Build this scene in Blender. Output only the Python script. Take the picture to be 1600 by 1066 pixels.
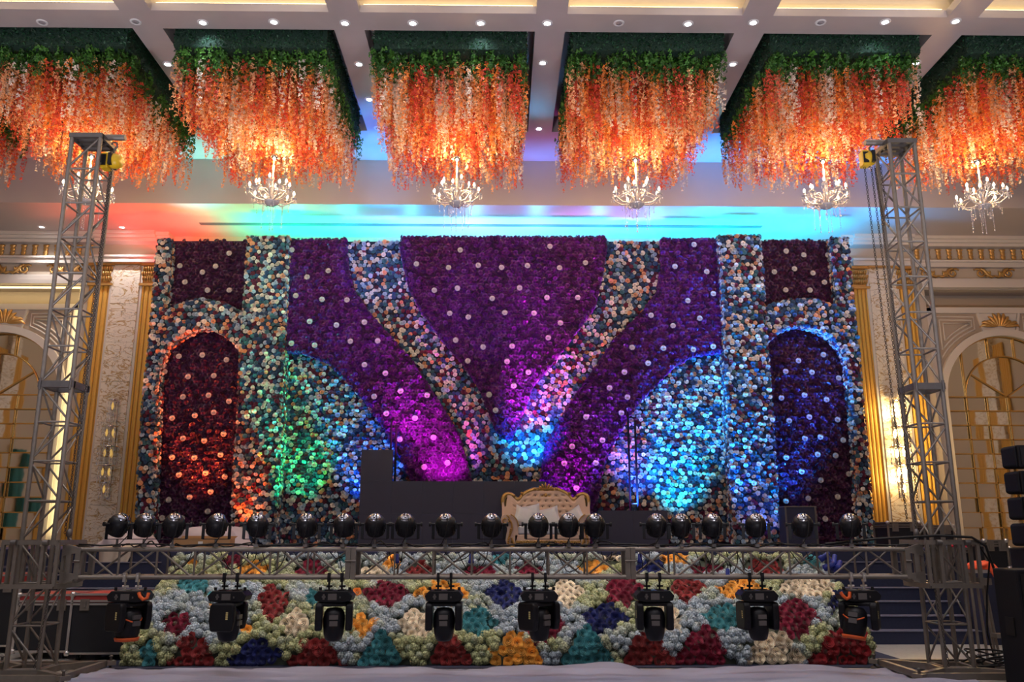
import bpy, math, random
import numpy as np
from mathutils import Matrix, Vector, noise
R_ = math.radians
rnd = random.Random(7)
rng = np.random.default_rng(7)
sc = bpy.context.scene
for o in list(bpy.data.objects): bpy.data.objects.remove(o)
COL = sc.collection
# ------------------------------------------------------------------ camera
FPX, EYE = 1328.0, 1.6
TH = math.atan(304/FPX); PS = math.atan(20*math.cos(TH)/FPX)
cam_d = bpy.data.cameras.new('camera'); cam = bpy.data.objects.new('camera', cam_d); COL.objects.link(cam)
cam_d.sensor_width = 36; cam_d.lens = 36*FPX/1600; cam_d.clip_end = 200
cam.location = (0, 0, EYE); cam.rotation_euler = (math.pi/2+TH, 0, -PS); sc.camera = cam
CF = np.array((math.sin(PS)*math.cos(TH), math.cos(PS)*math.cos(TH), math.sin(TH)))
CR = np.array((math.cos(PS), -math.sin(PS), 0.0)); CU = np.cross(CR, CF)
def ray(px, py):
    return CF + CR*((px-800)/FPX) + CU*((533-py)/FPX)
def at(px, py, Y):                      # the point of the photograph's pixel at depth Y (metres from the camera)
    d = ray(px, py); t = Y/d[1]; return Vector((d[0]*t, Y, EYE+d[2]*t))
def atz(px, py, z):
    d = ray(px, py); t = (z-EYE)/d[2]; return Vector((d[0]*t, d[1]*t, z))
def proj(P):
    v = np.asarray(P, float) - np.array((0, 0, EYE)); w = v@CF
    return 800+FPX*(v@CR)/w, 533-FPX*(v@CU)/w
# ------------------------------------------------------------------ view, world
sc.view_settings.view_transform = 'Standard'; sc.view_settings.look = 'None'
sc.view_settings.gamma = 1.0; sc.view_settings.use_curve_mapping = False
sc.view_settings.exposure = 0.0
w = bpy.data.worlds.new('hall_air'); sc.world = w; w.use_nodes = True
w.node_tree.nodes['Background'].inputs[0].default_value = (0.62, 0.58, 0.66, 1)
w.node_tree.nodes['Background'].inputs[1].default_value = 0.22
sc.cycles.max_bounces = 6; sc.cycles.diffuse_bounces = 3; sc.cycles.glossy_bounces = 3
sc.cycles.transmission_bounces = 4; sc.cycles.transparent_max_bounces = 6
sc.cycles.caustics_reflective = False; sc.cycles.caustics_refractive = False
sc.cycles.sample_clamp_indirect = 4; sc.cycles.use_denoising = True
# ------------------------------------------------------------------ lamps
def aim(o, target):
    d = Vector(target)-o.location; o.rotation_euler = d.to_track_quat('-Z', 'Y').to_euler()
def spot(loc, target, col, W, deg, blend=.6, size=.12):
    l = bpy.data.lights.new('spot_lamp', 'SPOT'); l.energy = W; l.color = col; l.spot_size = R_(deg); l.spot_blend = blend
    l.shadow_soft_size = size
    o = bpy.data.objects.new('spot_lamp', l); COL.objects.link(o); o.location = loc; aim(o, target); return o
def area(loc, target, col, W, sx, sy):
    l = bpy.data.lights.new('hall_lamp', 'AREA'); l.energy = W; l.color = col; l.shape = 'RECTANGLE'; l.size = sx; l.size_y = sy
    o = bpy.data.objects.new('hall_lamp', l); COL.objects.link(o); o.location = loc; aim(o, target); return o
WARM, CREAM, WHITE = (1, .62, .28), (1, .86, .66), (1, .96, .92)
HALLW = 60; UPW = 1300; BEDW = 420
# lit coffers of the hall ceiling in front of and above the camera
for yy, W in ((10.2, 150), (5.5, 300), (0.5, 300)):
    for xx in (-8.9, -5.6, -2.4, .9, 4.2, 7.5): area((xx-.5, yy, 10.15), (xx-.5, yy, 0), (.95, .93, 1.0), W*.15, 2.2, 2.6)
# coloured stage lights, with added unseen washes at truss depth: (source px x, source Y, source z, target px, target Y, colour, W, cone)
RED, ORG, GRN, TEAL, CYAN, BLUE, VIO, MAG = (1, .05, .02), (1, .16, .03), (.0, 1, .28), (0, .9, .6), (0, .62, 1), (.03, .16, 1), (.35, .03, 1), (1, .03, .75)
SZ, SY = 2.80, 17.0          # unseen lamps placed above the tall grey screen so it doesn't block them
FL = 17.42
STAGE = [
 (312, FL, 1.5, (306, 590), 18.2, RED, 230, 50), (300, 17.5, 1.45, (306, 512), 17.9, ORG, 1600, 60),
 (384, 17.2, 1.5, (386, 770), 17.75, ORG, 300, 44), (405, 17.1, 1.5, (388, 700), 17.75, RED, 200, 30),
 (466, FL, 1.5, (474, 610), 18.2, GRN, 700, 56), (440, 17.1, 1.5, (418, 440), 17.75, (0, .9, .5), 1500, 32), (430, 10.6, 1.95, (424, 425), 17.75, (0, .9, .7), 1300, 9),
 (455, 17.5, 1.5, (442, 600), 17.9, GRN, 450, 44), (560, FL, 1.5, (580, 655), 18.2, BLUE, 1100, 56), (530, FL, 1.5, (560, 630), 18.2, CYAN, 130, 44),
 (640, 17.1, 2.85, (622, 615), 17.95, MAG, 520, 46), (690, 17.1, 2.85, (695, 710), 17.95, MAG, 210, 80), (665, 17.1, 2.85, (655, 640), 17.95, MAG, 400, 46), (600, 10.6, 1.95, (560, 530), 17.95, VIO, 500, 12),
 (590, 10.6, 1.95, (588, 410), 18.2, (.03, .25, 1), 2600, 12), (730, SY, SZ, (716, 560), 17.95, MAG, 160, 22), (700, 10.6, 1.95, (680, 480), 17.95, VIO, 700, 12),
 (800, SY, SZ, (838, 610), 17.95, MAG, 1500, 44), (790, 10.6, 1.95, (790, 470), 17.95, (.30, .06, 1), 1000, 20), (480, 10.6, 1.95, (500, 460), 17.95, (.25, .08, 1), 500, 16),
 (830, SY, SZ, (830, 665), 18.2, (0, .25, 1), 700, 60), (835, SY, SZ, (815, 690), 18.2, CYAN, 120, 50),
 (900, FL, 1.5, (890, 560), 17.95, MAG, 900, 46), (960, FL, 1.5, (985, 625), 17.95, MAG, 600, 44), (880, FL, 1.5, (880, 730), 17.95, VIO, 260, 60),
 (920, FL, 1.5, (975, 450), 18.2, (.1, .25, 1), 900, 30), (1060, 10.6, 1.95, (1075, 460), 17.95, (.25, .04, 1), 800, 16),
 (1000, 17.3, 2.2, (1010, 690), 18.2, BLUE, 800, 80), (1064, 17.15, 1.5, (1062, 725), 18.2, CYAN, 800, 54), (1066, 17.1, 1.5, (1075, 610), 18.2, (0, .45, 1), 2200, 44),
 (1160, 17.1, 1.5, (1160, 450), 17.75, (0, .35, 1), 3000, 34), (1150, 17.1, 1.5, (1170, 640), 17.75, (.02, .25, 1), 1400, 50), (1190, 17.1, 1.5, (1190, 790), 17.75, BLUE, 80, 70),
 (1250, FL, 1.5, (1240, 620), 18.2, (.08, .05, 1), 800, 44), (1240, 17.5, 1.45, (1250, 505), 17.9, (0, .4, 1), 1300, 60), (1290, 17.1, 1.5, (1275, 450), 18.1, (.1, .08, 1), 1300, 34),
 (1300, 17.1, 1.5, (1318, 440), 17.8, (0, .45, 1), 1500, 26), (260, 17.1, 1.5, (252, 430), 17.8, RED, 300, 22), 
]
for sx, sY, sz, tp, tY, col, W, deg in STAGE:
    p = at(sx, 848, sY); spot((p.x, sY, sz), at(tp[0], tp[1], tY), col, W, deg)
# washes on the low ceiling from the fixtures on top of the wall
CEILW = [(215, RED, 20), (262, (1, .04, .02), 60), (300, (1, .07, .06), 20), (415, (0, 1, .50), 60), (455, (0, 1, .55), 100), (540, (.02, .75, .75), 100), (640, (.10, .55, 1), 130), (740, (.16, .58, 1), 150),
         (840, (.10, .52, 1), 150), (940, (.05, .52, 1), 130), (1030, (.02, .55, 1), 110), (1120, (0, .8, .8), 120), (1210, (0, .62, .9), 120), (1290, (0, .42, 1), 80)]
for px, col, W in CEILW:
    p = at(px, 380, 18.75); spot((p.x, 18.95, 7.85), (p.x, 17.5, 8.75), col, W*.75, 115, 1, .1); spot((p.x, 18.62, 7.5), (p.x, 18.45, 9), col, W*2.0, 150, .6, .1)
# blue beams thrown up to the high ceiling between the hanging gardens
for px, py, col, W in ((600, 232, (.05, .35, 1), 4600), (848, 228, (.02, .25, 1), 5000), (310, 238, (0, .6, .7), 3000), (1125, 232, (.02, .25, 1), 4600), (1380, 240, (.06, .3, 1), 2600), (585, 190, (.04, .2, 1), 2600), (845, 175, (.02, .22, 1), 3000)):
    t = atz(px, py, 9.66); spot((t.x, 16.9, 1.6), t, col, W*2.0, 15, 1.0, .1)
# added unseen spots overhead that brighten the flower bed and the truss
for xx in (-6.3, -3.8, -1.3, 1.3, 3.8, 6.3): spot((xx, 7.3, 9.6), (xx*.9, 11.7, .7), (.98, .95, 1), BEDW, 34, .9, .12)
# added unseen spots near the floor, only to brighten the ceiling
for xx in (-9, -3, 3, 9): spot((xx, 4.5, .4), (xx*1.05, 13.5, 9.6), (.92, .88, 1), UPW, 76, .8, .3)
# added point fills high in the hall, with no fixture, for the ceiling
for yy in (6.2, .5):
    for xx in (-8, -2.7, 2.7, 8):
        l = bpy.data.lights.new('hall_fill_lamp', 'POINT'); l.energy = HALLW; l.color = (1, .90, .86); l.shadow_soft_size = .5
        o = bpy.data.objects.new('hall_fill_lamp', l); COL.objects.link(o); o.location = (xx, yy, 7.4)

# ------------------------------------------------------------------ materials
def mat(name, col, rough=.6, metal=0, var=0, scale=8, bump=0, bscale=40, emit=None, es=0, trans=0, spec=.5, sheen=0):
    m = bpy.data.materials.new(name); m.use_nodes = True; nt = m.node_tree; b = nt.nodes['Principled BSDF']
    b.inputs['Base Color'].default_value = (*col, 1); b.inputs['Roughness'].default_value = rough; b.inputs['Metallic'].default_value = metal
    b.inputs['Specular IOR Level'].default_value = spec
    if trans: b.inputs['Transmission Weight'].default_value = trans
    if sheen: b.inputs['Sheen Weight'].default_value = sheen
    if emit: b.inputs['Emission Color'].default_value = (*emit, 1); b.inputs['Emission Strength'].default_value = es
    tc = nt.nodes.new('ShaderNodeTexCoord')
    if var:
        n = nt.nodes.new('ShaderNodeTexNoise'); n.inputs['Scale'].default_value = scale; n.inputs['Detail'].default_value = 4
        nt.links.new(tc.outputs['Object'], n.inputs['Vector'])
        r = nt.nodes.new('ShaderNodeMapRange'); r.inputs['To Min'].default_value = 1-var; r.inputs['To Max'].default_value = 1+var
        nt.links.new(n.outputs['Fac'], r.inputs['Value'])
        x = nt.nodes.new('ShaderNodeMix'); x.data_type = 'RGBA'; x.blend_type = 'MULTIPLY'; x.inputs['Factor'].default_value = 1
        x.inputs['A'].default_value = (*col, 1); nt.links.new(r.outputs['Result'], x.inputs['B']); nt.links.new(x.outputs['Result'], b.inputs['Base Color'])
    if bump:
        n = nt.nodes.new('ShaderNodeTexNoise'); n.inputs['Scale'].default_value = bscale; nt.links.new(tc.outputs['Object'], n.inputs['Vector'])
        bp = nt.nodes.new('ShaderNodeBump'); bp.inputs['Strength'].default_value = bump; bp.inputs['Distance'].default_value = .02
        nt.links.new(n.outputs['Fac'], bp.inputs['Height']); nt.links.new(bp.outputs['Normal'], b.inputs['Normal'])
    return m
def mat_attr(name, rough=.55, sheen=0, spec=.5, trl=0):
    m = bpy.data.materials.new(name); m.use_nodes = True; nt = m.node_tree; b = nt.nodes['Principled BSDF']
    a = nt.nodes.new('ShaderNodeAttribute'); a.attribute_name = 'Col'
    nt.links.new(a.outputs['Color'], b.inputs['Base Color']); b.inputs['Roughness'].default_value = rough
    b.inputs['Specular IOR Level'].default_value = spec
    if sheen: b.inputs['Sheen Weight'].default_value = sheen
    if trl:
        t = nt.nodes.new('ShaderNodeBsdfTranslucent'); nt.links.new(a.outputs['Color'], t.inputs['Color'])
        mx = nt.nodes.new('ShaderNodeMixShader'); mx.inputs[0].default_value = trl
        nt.links.new(b.outputs[0], mx.inputs[1]); nt.links.new(t.outputs[0], mx.inputs[2]); nt.links.new(mx.outputs[0], nt.nodes['Material Output'].inputs[0])
    return m
def marble(name, base, vein1, vein2, scale):
    m = mat(name, base, .3); nt = m.node_tree; b = nt.nodes['Principled BSDF']; tc = nt.nodes.new('ShaderNodeTexCoord')
    mp = nt.nodes.new('ShaderNodeMapping'); mp.inputs['Scale'].default_value = (1, 1, 1.8); nt.links.new(tc.outputs['Object'], mp.inputs['Vector'])
    def vein(sc_, thr, dist):
        n = nt.nodes.new('ShaderNodeTexNoise'); n.inputs['Scale'].default_value = sc_; n.inputs['Detail'].default_value = 6; n.inputs['Distortion'].default_value = dist
        nt.links.new(mp.outputs[0], n.inputs['Vector'])
        s = nt.nodes.new('ShaderNodeMath'); s.operation = 'SUBTRACT'; s.inputs[1].default_value = .5; nt.links.new(n.outputs['Fac'], s.inputs[0])
        a = nt.nodes.new('ShaderNodeMath'); a.operation = 'ABSOLUTE'; nt.links.new(s.outputs[0], a.inputs[0])
        r = nt.nodes.new('ShaderNodeMapRange'); r.inputs['From Min'].default_value = 0; r.inputs['From Max'].default_value = thr
        r.inputs['To Min'].default_value = 1; r.inputs['To Max'].default_value = 0; nt.links.new(a.outputs[0], r.inputs['Value']); return r
    v1, v2 = vein(scale, .034, 1.6), vein(scale*.9, .014, 2.2)
    x = nt.nodes.new('ShaderNodeMix'); x.data_type = 'RGBA'; x.inputs['A'].default_value = (*base, 1); x.inputs['B'].default_value = (*vein1, 1); nt.links.new(v1.outputs[0], x.inputs['Factor'])
    y = nt.nodes.new('ShaderNodeMix'); y.data_type = 'RGBA'; y.inputs['B'].default_value = (*vein2, 1)
    g = nt.nodes.new('ShaderNodeMath'); g.operation = 'MULTIPLY'; g.inputs[1].default_value = .6; nt.links.new(v2.outputs[0], g.inputs[0])
    nt.links.new(x.outputs['Result'], y.inputs['A']); nt.links.new(g.outputs[0], y.inputs['Factor']); nt.links.new(y.outputs['Result'], b.inputs['Base Color'])
    return m
M = dict(
 plaster=mat('ceiling_plaster', (.48, .42, .40), .45, var=.1, scale=1.2), beam=mat('polished_stucco', (.44, .385, .38), .35, var=.16, scale=1.6),
 wall=mat('wall_paint', (.46, .39, .32), .6, var=.03), moulding=mat('moulding_paint', (.60, .55, .51), .5), taupe=mat('taupe_paint', (.38, .31, .25), .6),
 gold=mat('gold_leaf', (.62, .36, .12), .35, .6, var=.2, scale=20, bump=.2), goldtrim=mat('gold_bar', (.75, .48, .16), .25, .85),
 pleat=mat('gold_fabric', (.62, .34, .05), .5, .15, var=.1, scale=30, sheen=.3), pleatdark=mat('gold_fabric_fold', (.22, .11, .02), .6),
 marble=marble('veined_marble', (.74, .68, .60), (.40, .23, .05), (.05, .055, .07), 2.3), floor=marble('floor_marble', (.42, .40, .37), (.36, .33, .30), (.3, .28, .27), 1.0),
 mirror=mat('mirror_glass', (.80, .78, .74), .03, 1, bump=.07, bscale=1.6), cove=mat('cove_strip', (1, .8, .4), .5, emit=(1, .76, .33), es=3),
 covedim=mat('cove_strip_dim', (1, .9, .6), .5, emit=(1, .76, .30), es=15),
 lamp=mat('downlight_lens', (1, 1, 1), .4, emit=(.95, .97, 1), es=30), lampoff=mat('dead_lens', (.32, .29, .31), .4), white=mat('white_enamel', (.75, .73, .73), .4),
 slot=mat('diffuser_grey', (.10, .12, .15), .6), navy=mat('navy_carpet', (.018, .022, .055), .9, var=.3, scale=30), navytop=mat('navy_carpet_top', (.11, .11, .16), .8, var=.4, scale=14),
 purple_carpet=mat('violet_carpet', (.075, .06, .15), .8, var=.3, scale=20), cloth=mat('white_sheet', (.27, .27, .36), .7, var=.1, scale=3, bump=.2, bscale=6),
 alu=mat('dull_aluminium', (.21, .185, .165), .5, .6, var=.22, scale=14), aludark=mat('dark_steel', (.14, .13, .13), .5, .7, var=.3, scale=10), alub=mat('bright_aluminium', (.55, .53, .52), .3, .9),
 black=mat('black_housing', (.004, .004, .007), .45, spec=.3), blackm=mat('matt_black', (.004, .004, .008), .7, spec=.25), rubber=mat('black_rubber', (.006, .006, .008), .6, spec=.3),
 chrome=mat('chrome', (.8, .8, .82), .12, 1), cap=mat('polished_cap', (.35, .36, .42), .22, 1), screen=mat('grey_display', (.10, .09, .09), .2), orange=mat('orange_plastic', (.75, .12, .02), .5),
 led=mat('led_panel_face', (.026, .028, .056), .55, var=.05, bump=.1, bscale=200), ledm=mat('led_frame', (.012, .012, .016), .6),
 red=mat('red_laminate', (.42, .04, .035), .35), grey=mat('grey_laminate', (.3, .29, .3), .5), blackply=mat('black_plywood', (.005, .006, .011), .6, var=.2), yellow=mat('yellow_enamel', (.62, .38, .01), .4),
 chain=mat('chain_steel', (.07, .06, .055), .45, .8), card=mat('cardboard', (.42, .24, .11), .8, var=.08), sack=mat('pale_sack', (.52, .47, .52), .8, var=.08, bump=.3, bscale=8), beige_cloth=mat('beige_cloth', (.50, .43, .36), .8, bump=.3, bscale=8),
 redcloth=mat('red_cloth', (.45, .03, .05), .8), orangecloth=mat('orange_cloth', (.85, .10, .03), .8), blue=mat('blue_plastic', (.02, .04, .32), .45), label=mat('yellow_print', (.62, .5, .2), .5),
 upholstery=mat('beige_leather', (.54, .385, .29), .42, var=.05), sofagold=mat('antique_gold', (.40, .24, .07), .35, .6, var=.25, scale=30), sofadark=mat('antique_gold_dark', (.09, .06, .04), .5, .4), satin=mat('grey_satin', (.46, .48, .50), .35, var=.08, bump=.2, bscale=20),
 crystal=mat('crystal_glass', (.92, .90, .95), .08, trans=.35, metal=.35), bulb=mat('candle_bulb', (1, .95, .85), .4, emit=(1, .84, .60), es=12), sbulb=mat('sconce_bulb', (1, .8, .5), .4, emit=(1, .62, .22), es=60), sbulboff=mat('sconce_bulb_dim', (.8, .55, .2), .3, emit=(1, .6, .15), es=.5),
 turf=mat('artificial_hedge', (.008, .035, .022), .8, var=.4, scale=30, bump=1, bscale=60), purplebase=mat('purple_backing', (.03, .004, .04), .9), mixbase=mat('dark_backing', (.010, .012, .03), .9),
 leafbase=mat('foliage_backing', (.12, .14, .10), .9, var=.3), teal=mat('teal_drape', (.02, .16, .19), .7), pink=mat('mauve_drape', (.3, .13, .2), .7),
 petal=mat_attr('petals', .55, .08, .35), strandp=mat_attr('strand_petals', .6, 0, .3, .35), velvet=mat_attr('satin_petals', .36, .05, .45), leaf=mat_attr('leaves', .5, 0, .4, .2),
)
# ------------------------------------------------------------------ mesh helpers
def ortho(d):
    d = Vector(d).normalized(); a = Vector((0, 0, 1)) if abs(d.z) < .9 else Vector((1, 0, 0)); u = d.cross(a).normalized(); return u, d.cross(u).normalized()
class MB:
    def __init__(s): s.v = []; s.f = []; s.sm = []
    def add(s, vs, fs, smooth=False):
        k = len(s.v); s.v += [tuple(v) for v in vs]; s.f += [tuple(i+k for i in f) for f in fs]; s.sm += [smooth]*len(fs)
    def box(s, c, d, rot=None, bev=0):
        x, y, z = d[0]/2, d[1]/2, d[2]/2; c = Vector(c)
        vs = [Vector((i*x, j*y, k*z)) for k in (-1, 1) for j in (-1, 1) for i in (-1, 1)]
        if rot is not None: vs = [rot@v for v in vs]
        s.add([v+c for v in vs], [(0, 2, 3, 1), (4, 5, 7, 6), (0, 1, 5, 4), (2, 6, 7, 3), (0, 4, 6, 2), (1, 3, 7, 5)]); return s
    def bb(s, x0, x1, y0, y1, z0, z1): return s.box(((x0+x1)/2, (y0+y1)/2, (z0+z1)/2), (abs(x1-x0), abs(y1-y0), abs(z1-z0)))
    def bar(s, a, b, wd, ht):
        a, b = Vector(a), Vector(b); d = b-a; u = d.normalized(); side = u.cross(Vector((0, 0, 1)))
        side = side.normalized() if side.length > .01 else Vector((1, 0, 0)); up = side.cross(u)
        vs = [p+side*i*wd/2+up*j*ht/2 for p in (a, b) for j in (-1, 1) for i in (-1, 1)]
        s.add(vs, [(0, 2, 3, 1), (4, 5, 7, 6), (0, 1, 5, 4), (2, 6, 7, 3), (0, 4, 6, 2), (1, 3, 7, 5)]); return s
    def tube(s, a, b, r, n=8, r2=None):
        a, b = Vector(a), Vector(b); u, v = ortho(b-a); r2 = r if r2 is None else r2; vs = []
        for p, q in ((a, r), (b, r2)):
            vs += [p+u*(q*math.cos(2*math.pi*i/n))+v*(q*math.sin(2*math.pi*i/n)) for i in range(n)]
        s.add(vs, [(i, (i+1) % n, n+(i+1) % n, n+i) for i in range(n)], True); s.add(vs[:n], [tuple(range(n))[::-1]]); s.add(vs[n:], [tuple(range(n))]); return s
    def path(s, pts, r, n=6, closed=False, rs=None):
        pts = [Vector(p) for p in pts]; m = len(pts); vs = []; pu = None
        for k, p in enumerate(pts):
            d = (pts[(k+1) % m]-pts[k-1]) if closed or 0 < k < m-1 else (pts[1]-pts[0] if k == 0 else pts[-1]-pts[-2])
            d = d.normalized() if d.length > 1e-9 else Vector((0, 0, 1))
            if pu is None: pu, _ = ortho(d)
            u = pu-d*pu.dot(d); u = u.normalized() if u.length > 1e-4 else ortho(d)[0]; pu = u; v = d.cross(u); q = rs[k] if rs else r
            vs += [p+u*(q*math.cos(2*math.pi*i/n))+v*(q*math.sin(2*math.pi*i/n)) for i in range(n)]
        fs = []
        for k in range(m if closed else m-1):
            k2 = (k+1) % m; fs += [(k*n+i, k*n+(i+1) % n, k2*n+(i+1) % n, k2*n+i) for i in range(n)]
        s.add(vs, fs, True)
        if not closed: s.add(vs[:n], [tuple(range(n))[::-1]]); s.add(vs[-n:], [tuple(range(n))])
        return s
    def lathe(s, prof, n=16, mtx=None, sx=1, sy=1):
        vs = []; m = len(prof)
        for r, z in prof: vs += [Vector((r*sx*math.cos(2*math.pi*i/n), r*sy*math.sin(2*math.pi*i/n), z)) for i in range(n)]
        if mtx is not None: vs = [mtx@v for v in vs]
        s.add(vs, [(k*n+i, k*n+(i+1) % n, (k+1)*n+(i+1) % n, (k+1)*n+i) for k in range(m-1) for i in range(n)], True)
        s.add(vs[:n], [tuple(range(n))[::-1]]); s.add(vs[-n:], [tuple(range(n))]); return s
    def prism(s, poly, f0, f1, plane='xz'):          # poly in (a,b); extruded from f0 to f1 along the third axis
        def P(a, b, c): return {'xz': (a, c, b), 'yz': (c, a, b), 'xy': (a, b, c)}[plane]
        n = len(poly); vs = [P(a, b, f0) for a, b in poly]+[P(a, b, f1) for a, b in poly]
        s.add(vs, [tuple(range(n))[::-1], tuple(range(n, 2*n))]+[(i, (i+1) % n, n+(i+1) % n, n+i) for i in range(n)]); return s
    def build(s, name, material, parent=None, world=False, bevel=0, extra=None):
        me = bpy.data.meshes.new(name); me.from_pydata(s.v, [], s.f); me.polygons.foreach_set('use_smooth', s.sm); me.materials.append(material); me.validate(); me.update()
        return link(name, me, parent, world, bevel)
def link(name, me, parent=None, world=False, bevel=0):
    o = bpy.data.objects.new(name, me); COL.objects.link(o)
    if parent:
        o.parent = parent
        if world: o.matrix_parent_inverse = Matrix.Translation(-wloc(parent))
    if bevel:
        b = o.modifiers.new('bevel', 'BEVEL'); b.width = bevel; b.segments = 2; b.limit_method = 'ANGLE'
    return o
def wloc(o):
    p = Vector(o.location)
    while o.parent: p = p+o.matrix_parent_inverse.translation; o = o.parent; p = p+o.location
    return p
def tag(o, label=None, cat=None, group=None, kind=None):
    if label: o['label'] = label
    if cat: o['category'] = cat
    if group: o['group'] = group
    if kind: o['kind'] = kind
    return o
def thing(name, label, cat, loc=(0, 0, 0), rz=0, group=None):
    o = bpy.data.objects.new(name, None); COL.objects.link(o); o.location = loc; o.rotation_euler = (0, 0, rz); o.empty_display_size = .1
    return tag(o, label, cat, group)
def struct(o, label=None): o['kind'] = 'structure'; return tag(o, label) if label else o
def stuff(o): o['kind'] = 'stuff'; return o
def kids(o): return [c for c in KID.get(o.name, [])]
def copy_tree(o, parent=None):
    c = o.copy(); COL.objects.link(c)
    if parent: c.parent = parent
    for ch in list(o.children): copy_tree(ch, c)
    return c
# ---- templates for flowers: (verts Nx3, quads Kx4, shade N)
def petal_rings(rings):      # each ring: (count, r_in, z_in, r_out, z_out, width, curl, shade_in, shade_out, phase)
    V = []; F = []; S = []
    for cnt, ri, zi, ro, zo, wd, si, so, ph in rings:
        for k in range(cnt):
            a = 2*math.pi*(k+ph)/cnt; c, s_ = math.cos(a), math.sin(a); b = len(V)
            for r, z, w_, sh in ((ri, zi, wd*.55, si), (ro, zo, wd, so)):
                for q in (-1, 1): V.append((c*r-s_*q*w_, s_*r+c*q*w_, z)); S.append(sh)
            F.append((b, b+1, b+3, b+2))
    return np.array(V), np.array(F), np.array(S)
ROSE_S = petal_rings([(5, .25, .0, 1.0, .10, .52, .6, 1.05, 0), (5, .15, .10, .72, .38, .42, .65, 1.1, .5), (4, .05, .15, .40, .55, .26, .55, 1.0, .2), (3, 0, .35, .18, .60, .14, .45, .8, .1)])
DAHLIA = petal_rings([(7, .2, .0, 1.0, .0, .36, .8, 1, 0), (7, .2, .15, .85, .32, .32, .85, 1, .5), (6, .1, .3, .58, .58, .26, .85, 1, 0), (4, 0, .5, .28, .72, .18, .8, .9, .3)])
def cup_rose(rings, n=14):      # nested ruffled cups; fold shade and rim highlights painted into the vertex colour
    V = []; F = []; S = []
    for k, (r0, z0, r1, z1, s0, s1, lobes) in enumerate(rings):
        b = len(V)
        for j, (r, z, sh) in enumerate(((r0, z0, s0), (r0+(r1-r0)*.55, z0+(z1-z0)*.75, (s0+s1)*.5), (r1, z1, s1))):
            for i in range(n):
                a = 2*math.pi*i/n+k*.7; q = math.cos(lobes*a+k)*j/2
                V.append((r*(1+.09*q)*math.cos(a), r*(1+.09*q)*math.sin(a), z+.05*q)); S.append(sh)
        for j in range(2):
            for i in range(n): F.append((b+j*n+i, b+j*n+(i+1) % n, b+(j+1)*n+(i+1) % n, b+(j+1)*n+i))
    return np.array(V), np.array(F), np.array(S)
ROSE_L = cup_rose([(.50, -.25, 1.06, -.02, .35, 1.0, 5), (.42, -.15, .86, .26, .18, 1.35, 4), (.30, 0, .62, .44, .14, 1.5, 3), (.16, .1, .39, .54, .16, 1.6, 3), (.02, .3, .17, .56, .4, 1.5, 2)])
def ball(n, r, pr, seed):
    rr = random.Random(seed); V = []; F = []; S = []
    for i in range(n):
        z = 1-1.75*(i+.5)/n; a = i*2.399963; q = math.sqrt(max(0, 1-z*z)); nrm = Vector((q*math.cos(a), q*math.sin(a), z)); u, v = ortho(nrm)
        tw = rr.random()*3; c, s_ = math.cos(tw), math.sin(tw); u, v = u*c+v*s_, v*c-u*s_; p = nrm*r*(1+rr.uniform(-.15, .12)); sh = rr.uniform(.75, 1.15)
        for e, f in ((u, v), (v, u)):
            b = len(V); V += [p+e*pr+nrm*.12*pr, p+f*pr*.42, p-e*pr+nrm*.12*pr, p-f*pr*.42]; S += [sh]*4; F.append((b, b+1, b+2, b+3))
    b = len(V); nn = 8
    for j in range(4):
        e = math.pi*(j+.02)/3.6
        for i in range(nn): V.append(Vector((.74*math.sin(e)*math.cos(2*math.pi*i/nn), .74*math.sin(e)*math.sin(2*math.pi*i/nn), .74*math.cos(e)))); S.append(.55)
    for j in range(3):
        for i in range(nn): F.append((b+j*nn+i, b+j*nn+(i+1) % nn, b+(j+1)*nn+(i+1) % nn, b+(j+1)*nn+i))
    return np.array([tuple(v) for v in V]), np.array(F), np.array(S)
BALL = [ball(54, .84, .27, 1), ball(46, .84, .30, 2)]
def strand(L, n, seed, cols, leafy=.1):
    rr = random.Random(seed); V = []; F = []; C = []; bend = rr.uniform(-.05, .05)
    for i in range(n):
        t = (i+rr.random())/n; z = -L*t; r = .042*(1-.62*t**3); a = rr.random()*6.283; x0 = bend*t*t+.012*math.sin(t*9+seed)
        p = Vector((x0+r*math.cos(a), r*math.sin(a), z)); out = Vector((math.cos(a), math.sin(a), rr.uniform(-.9, .2))).normalized(); u, v = ortho(out)
        g = t < leafy*rr.uniform(.5, 1.5); col = (.07, .20, .03) if g else cols[rr.randrange(len(cols))]; k = rr.uniform(.8, 1.15); col = tuple(c*k for c in col)
        sz = rr.uniform(.024, .036)*(1-.35*t)
        V.append(p); C.append(col); b0 = len(V)-1
        V.append(p+Vector((.003, 0, 0))); C.append((.05, .12, .03))
        if i: F.append((pb, b0, b0+1, pb+1))
        pb = b0
        for q in range(3):
            an = q*2.094+rr.random(); d = u*math.cos(an)+v*math.sin(an); e = out.cross(d); b = len(V)
            V += [p+d*sz*.6+e*sz*.5+out*sz*.3, p+d*sz*1.25+out*sz*.25, p+d*sz*.6-e*sz*.5+out*sz*.3]; C += [col]*3; F.append((b0, b, b+1, b+2))
    return np.array([tuple(v) for v in V]), np.array(F), np.array(C)
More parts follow.
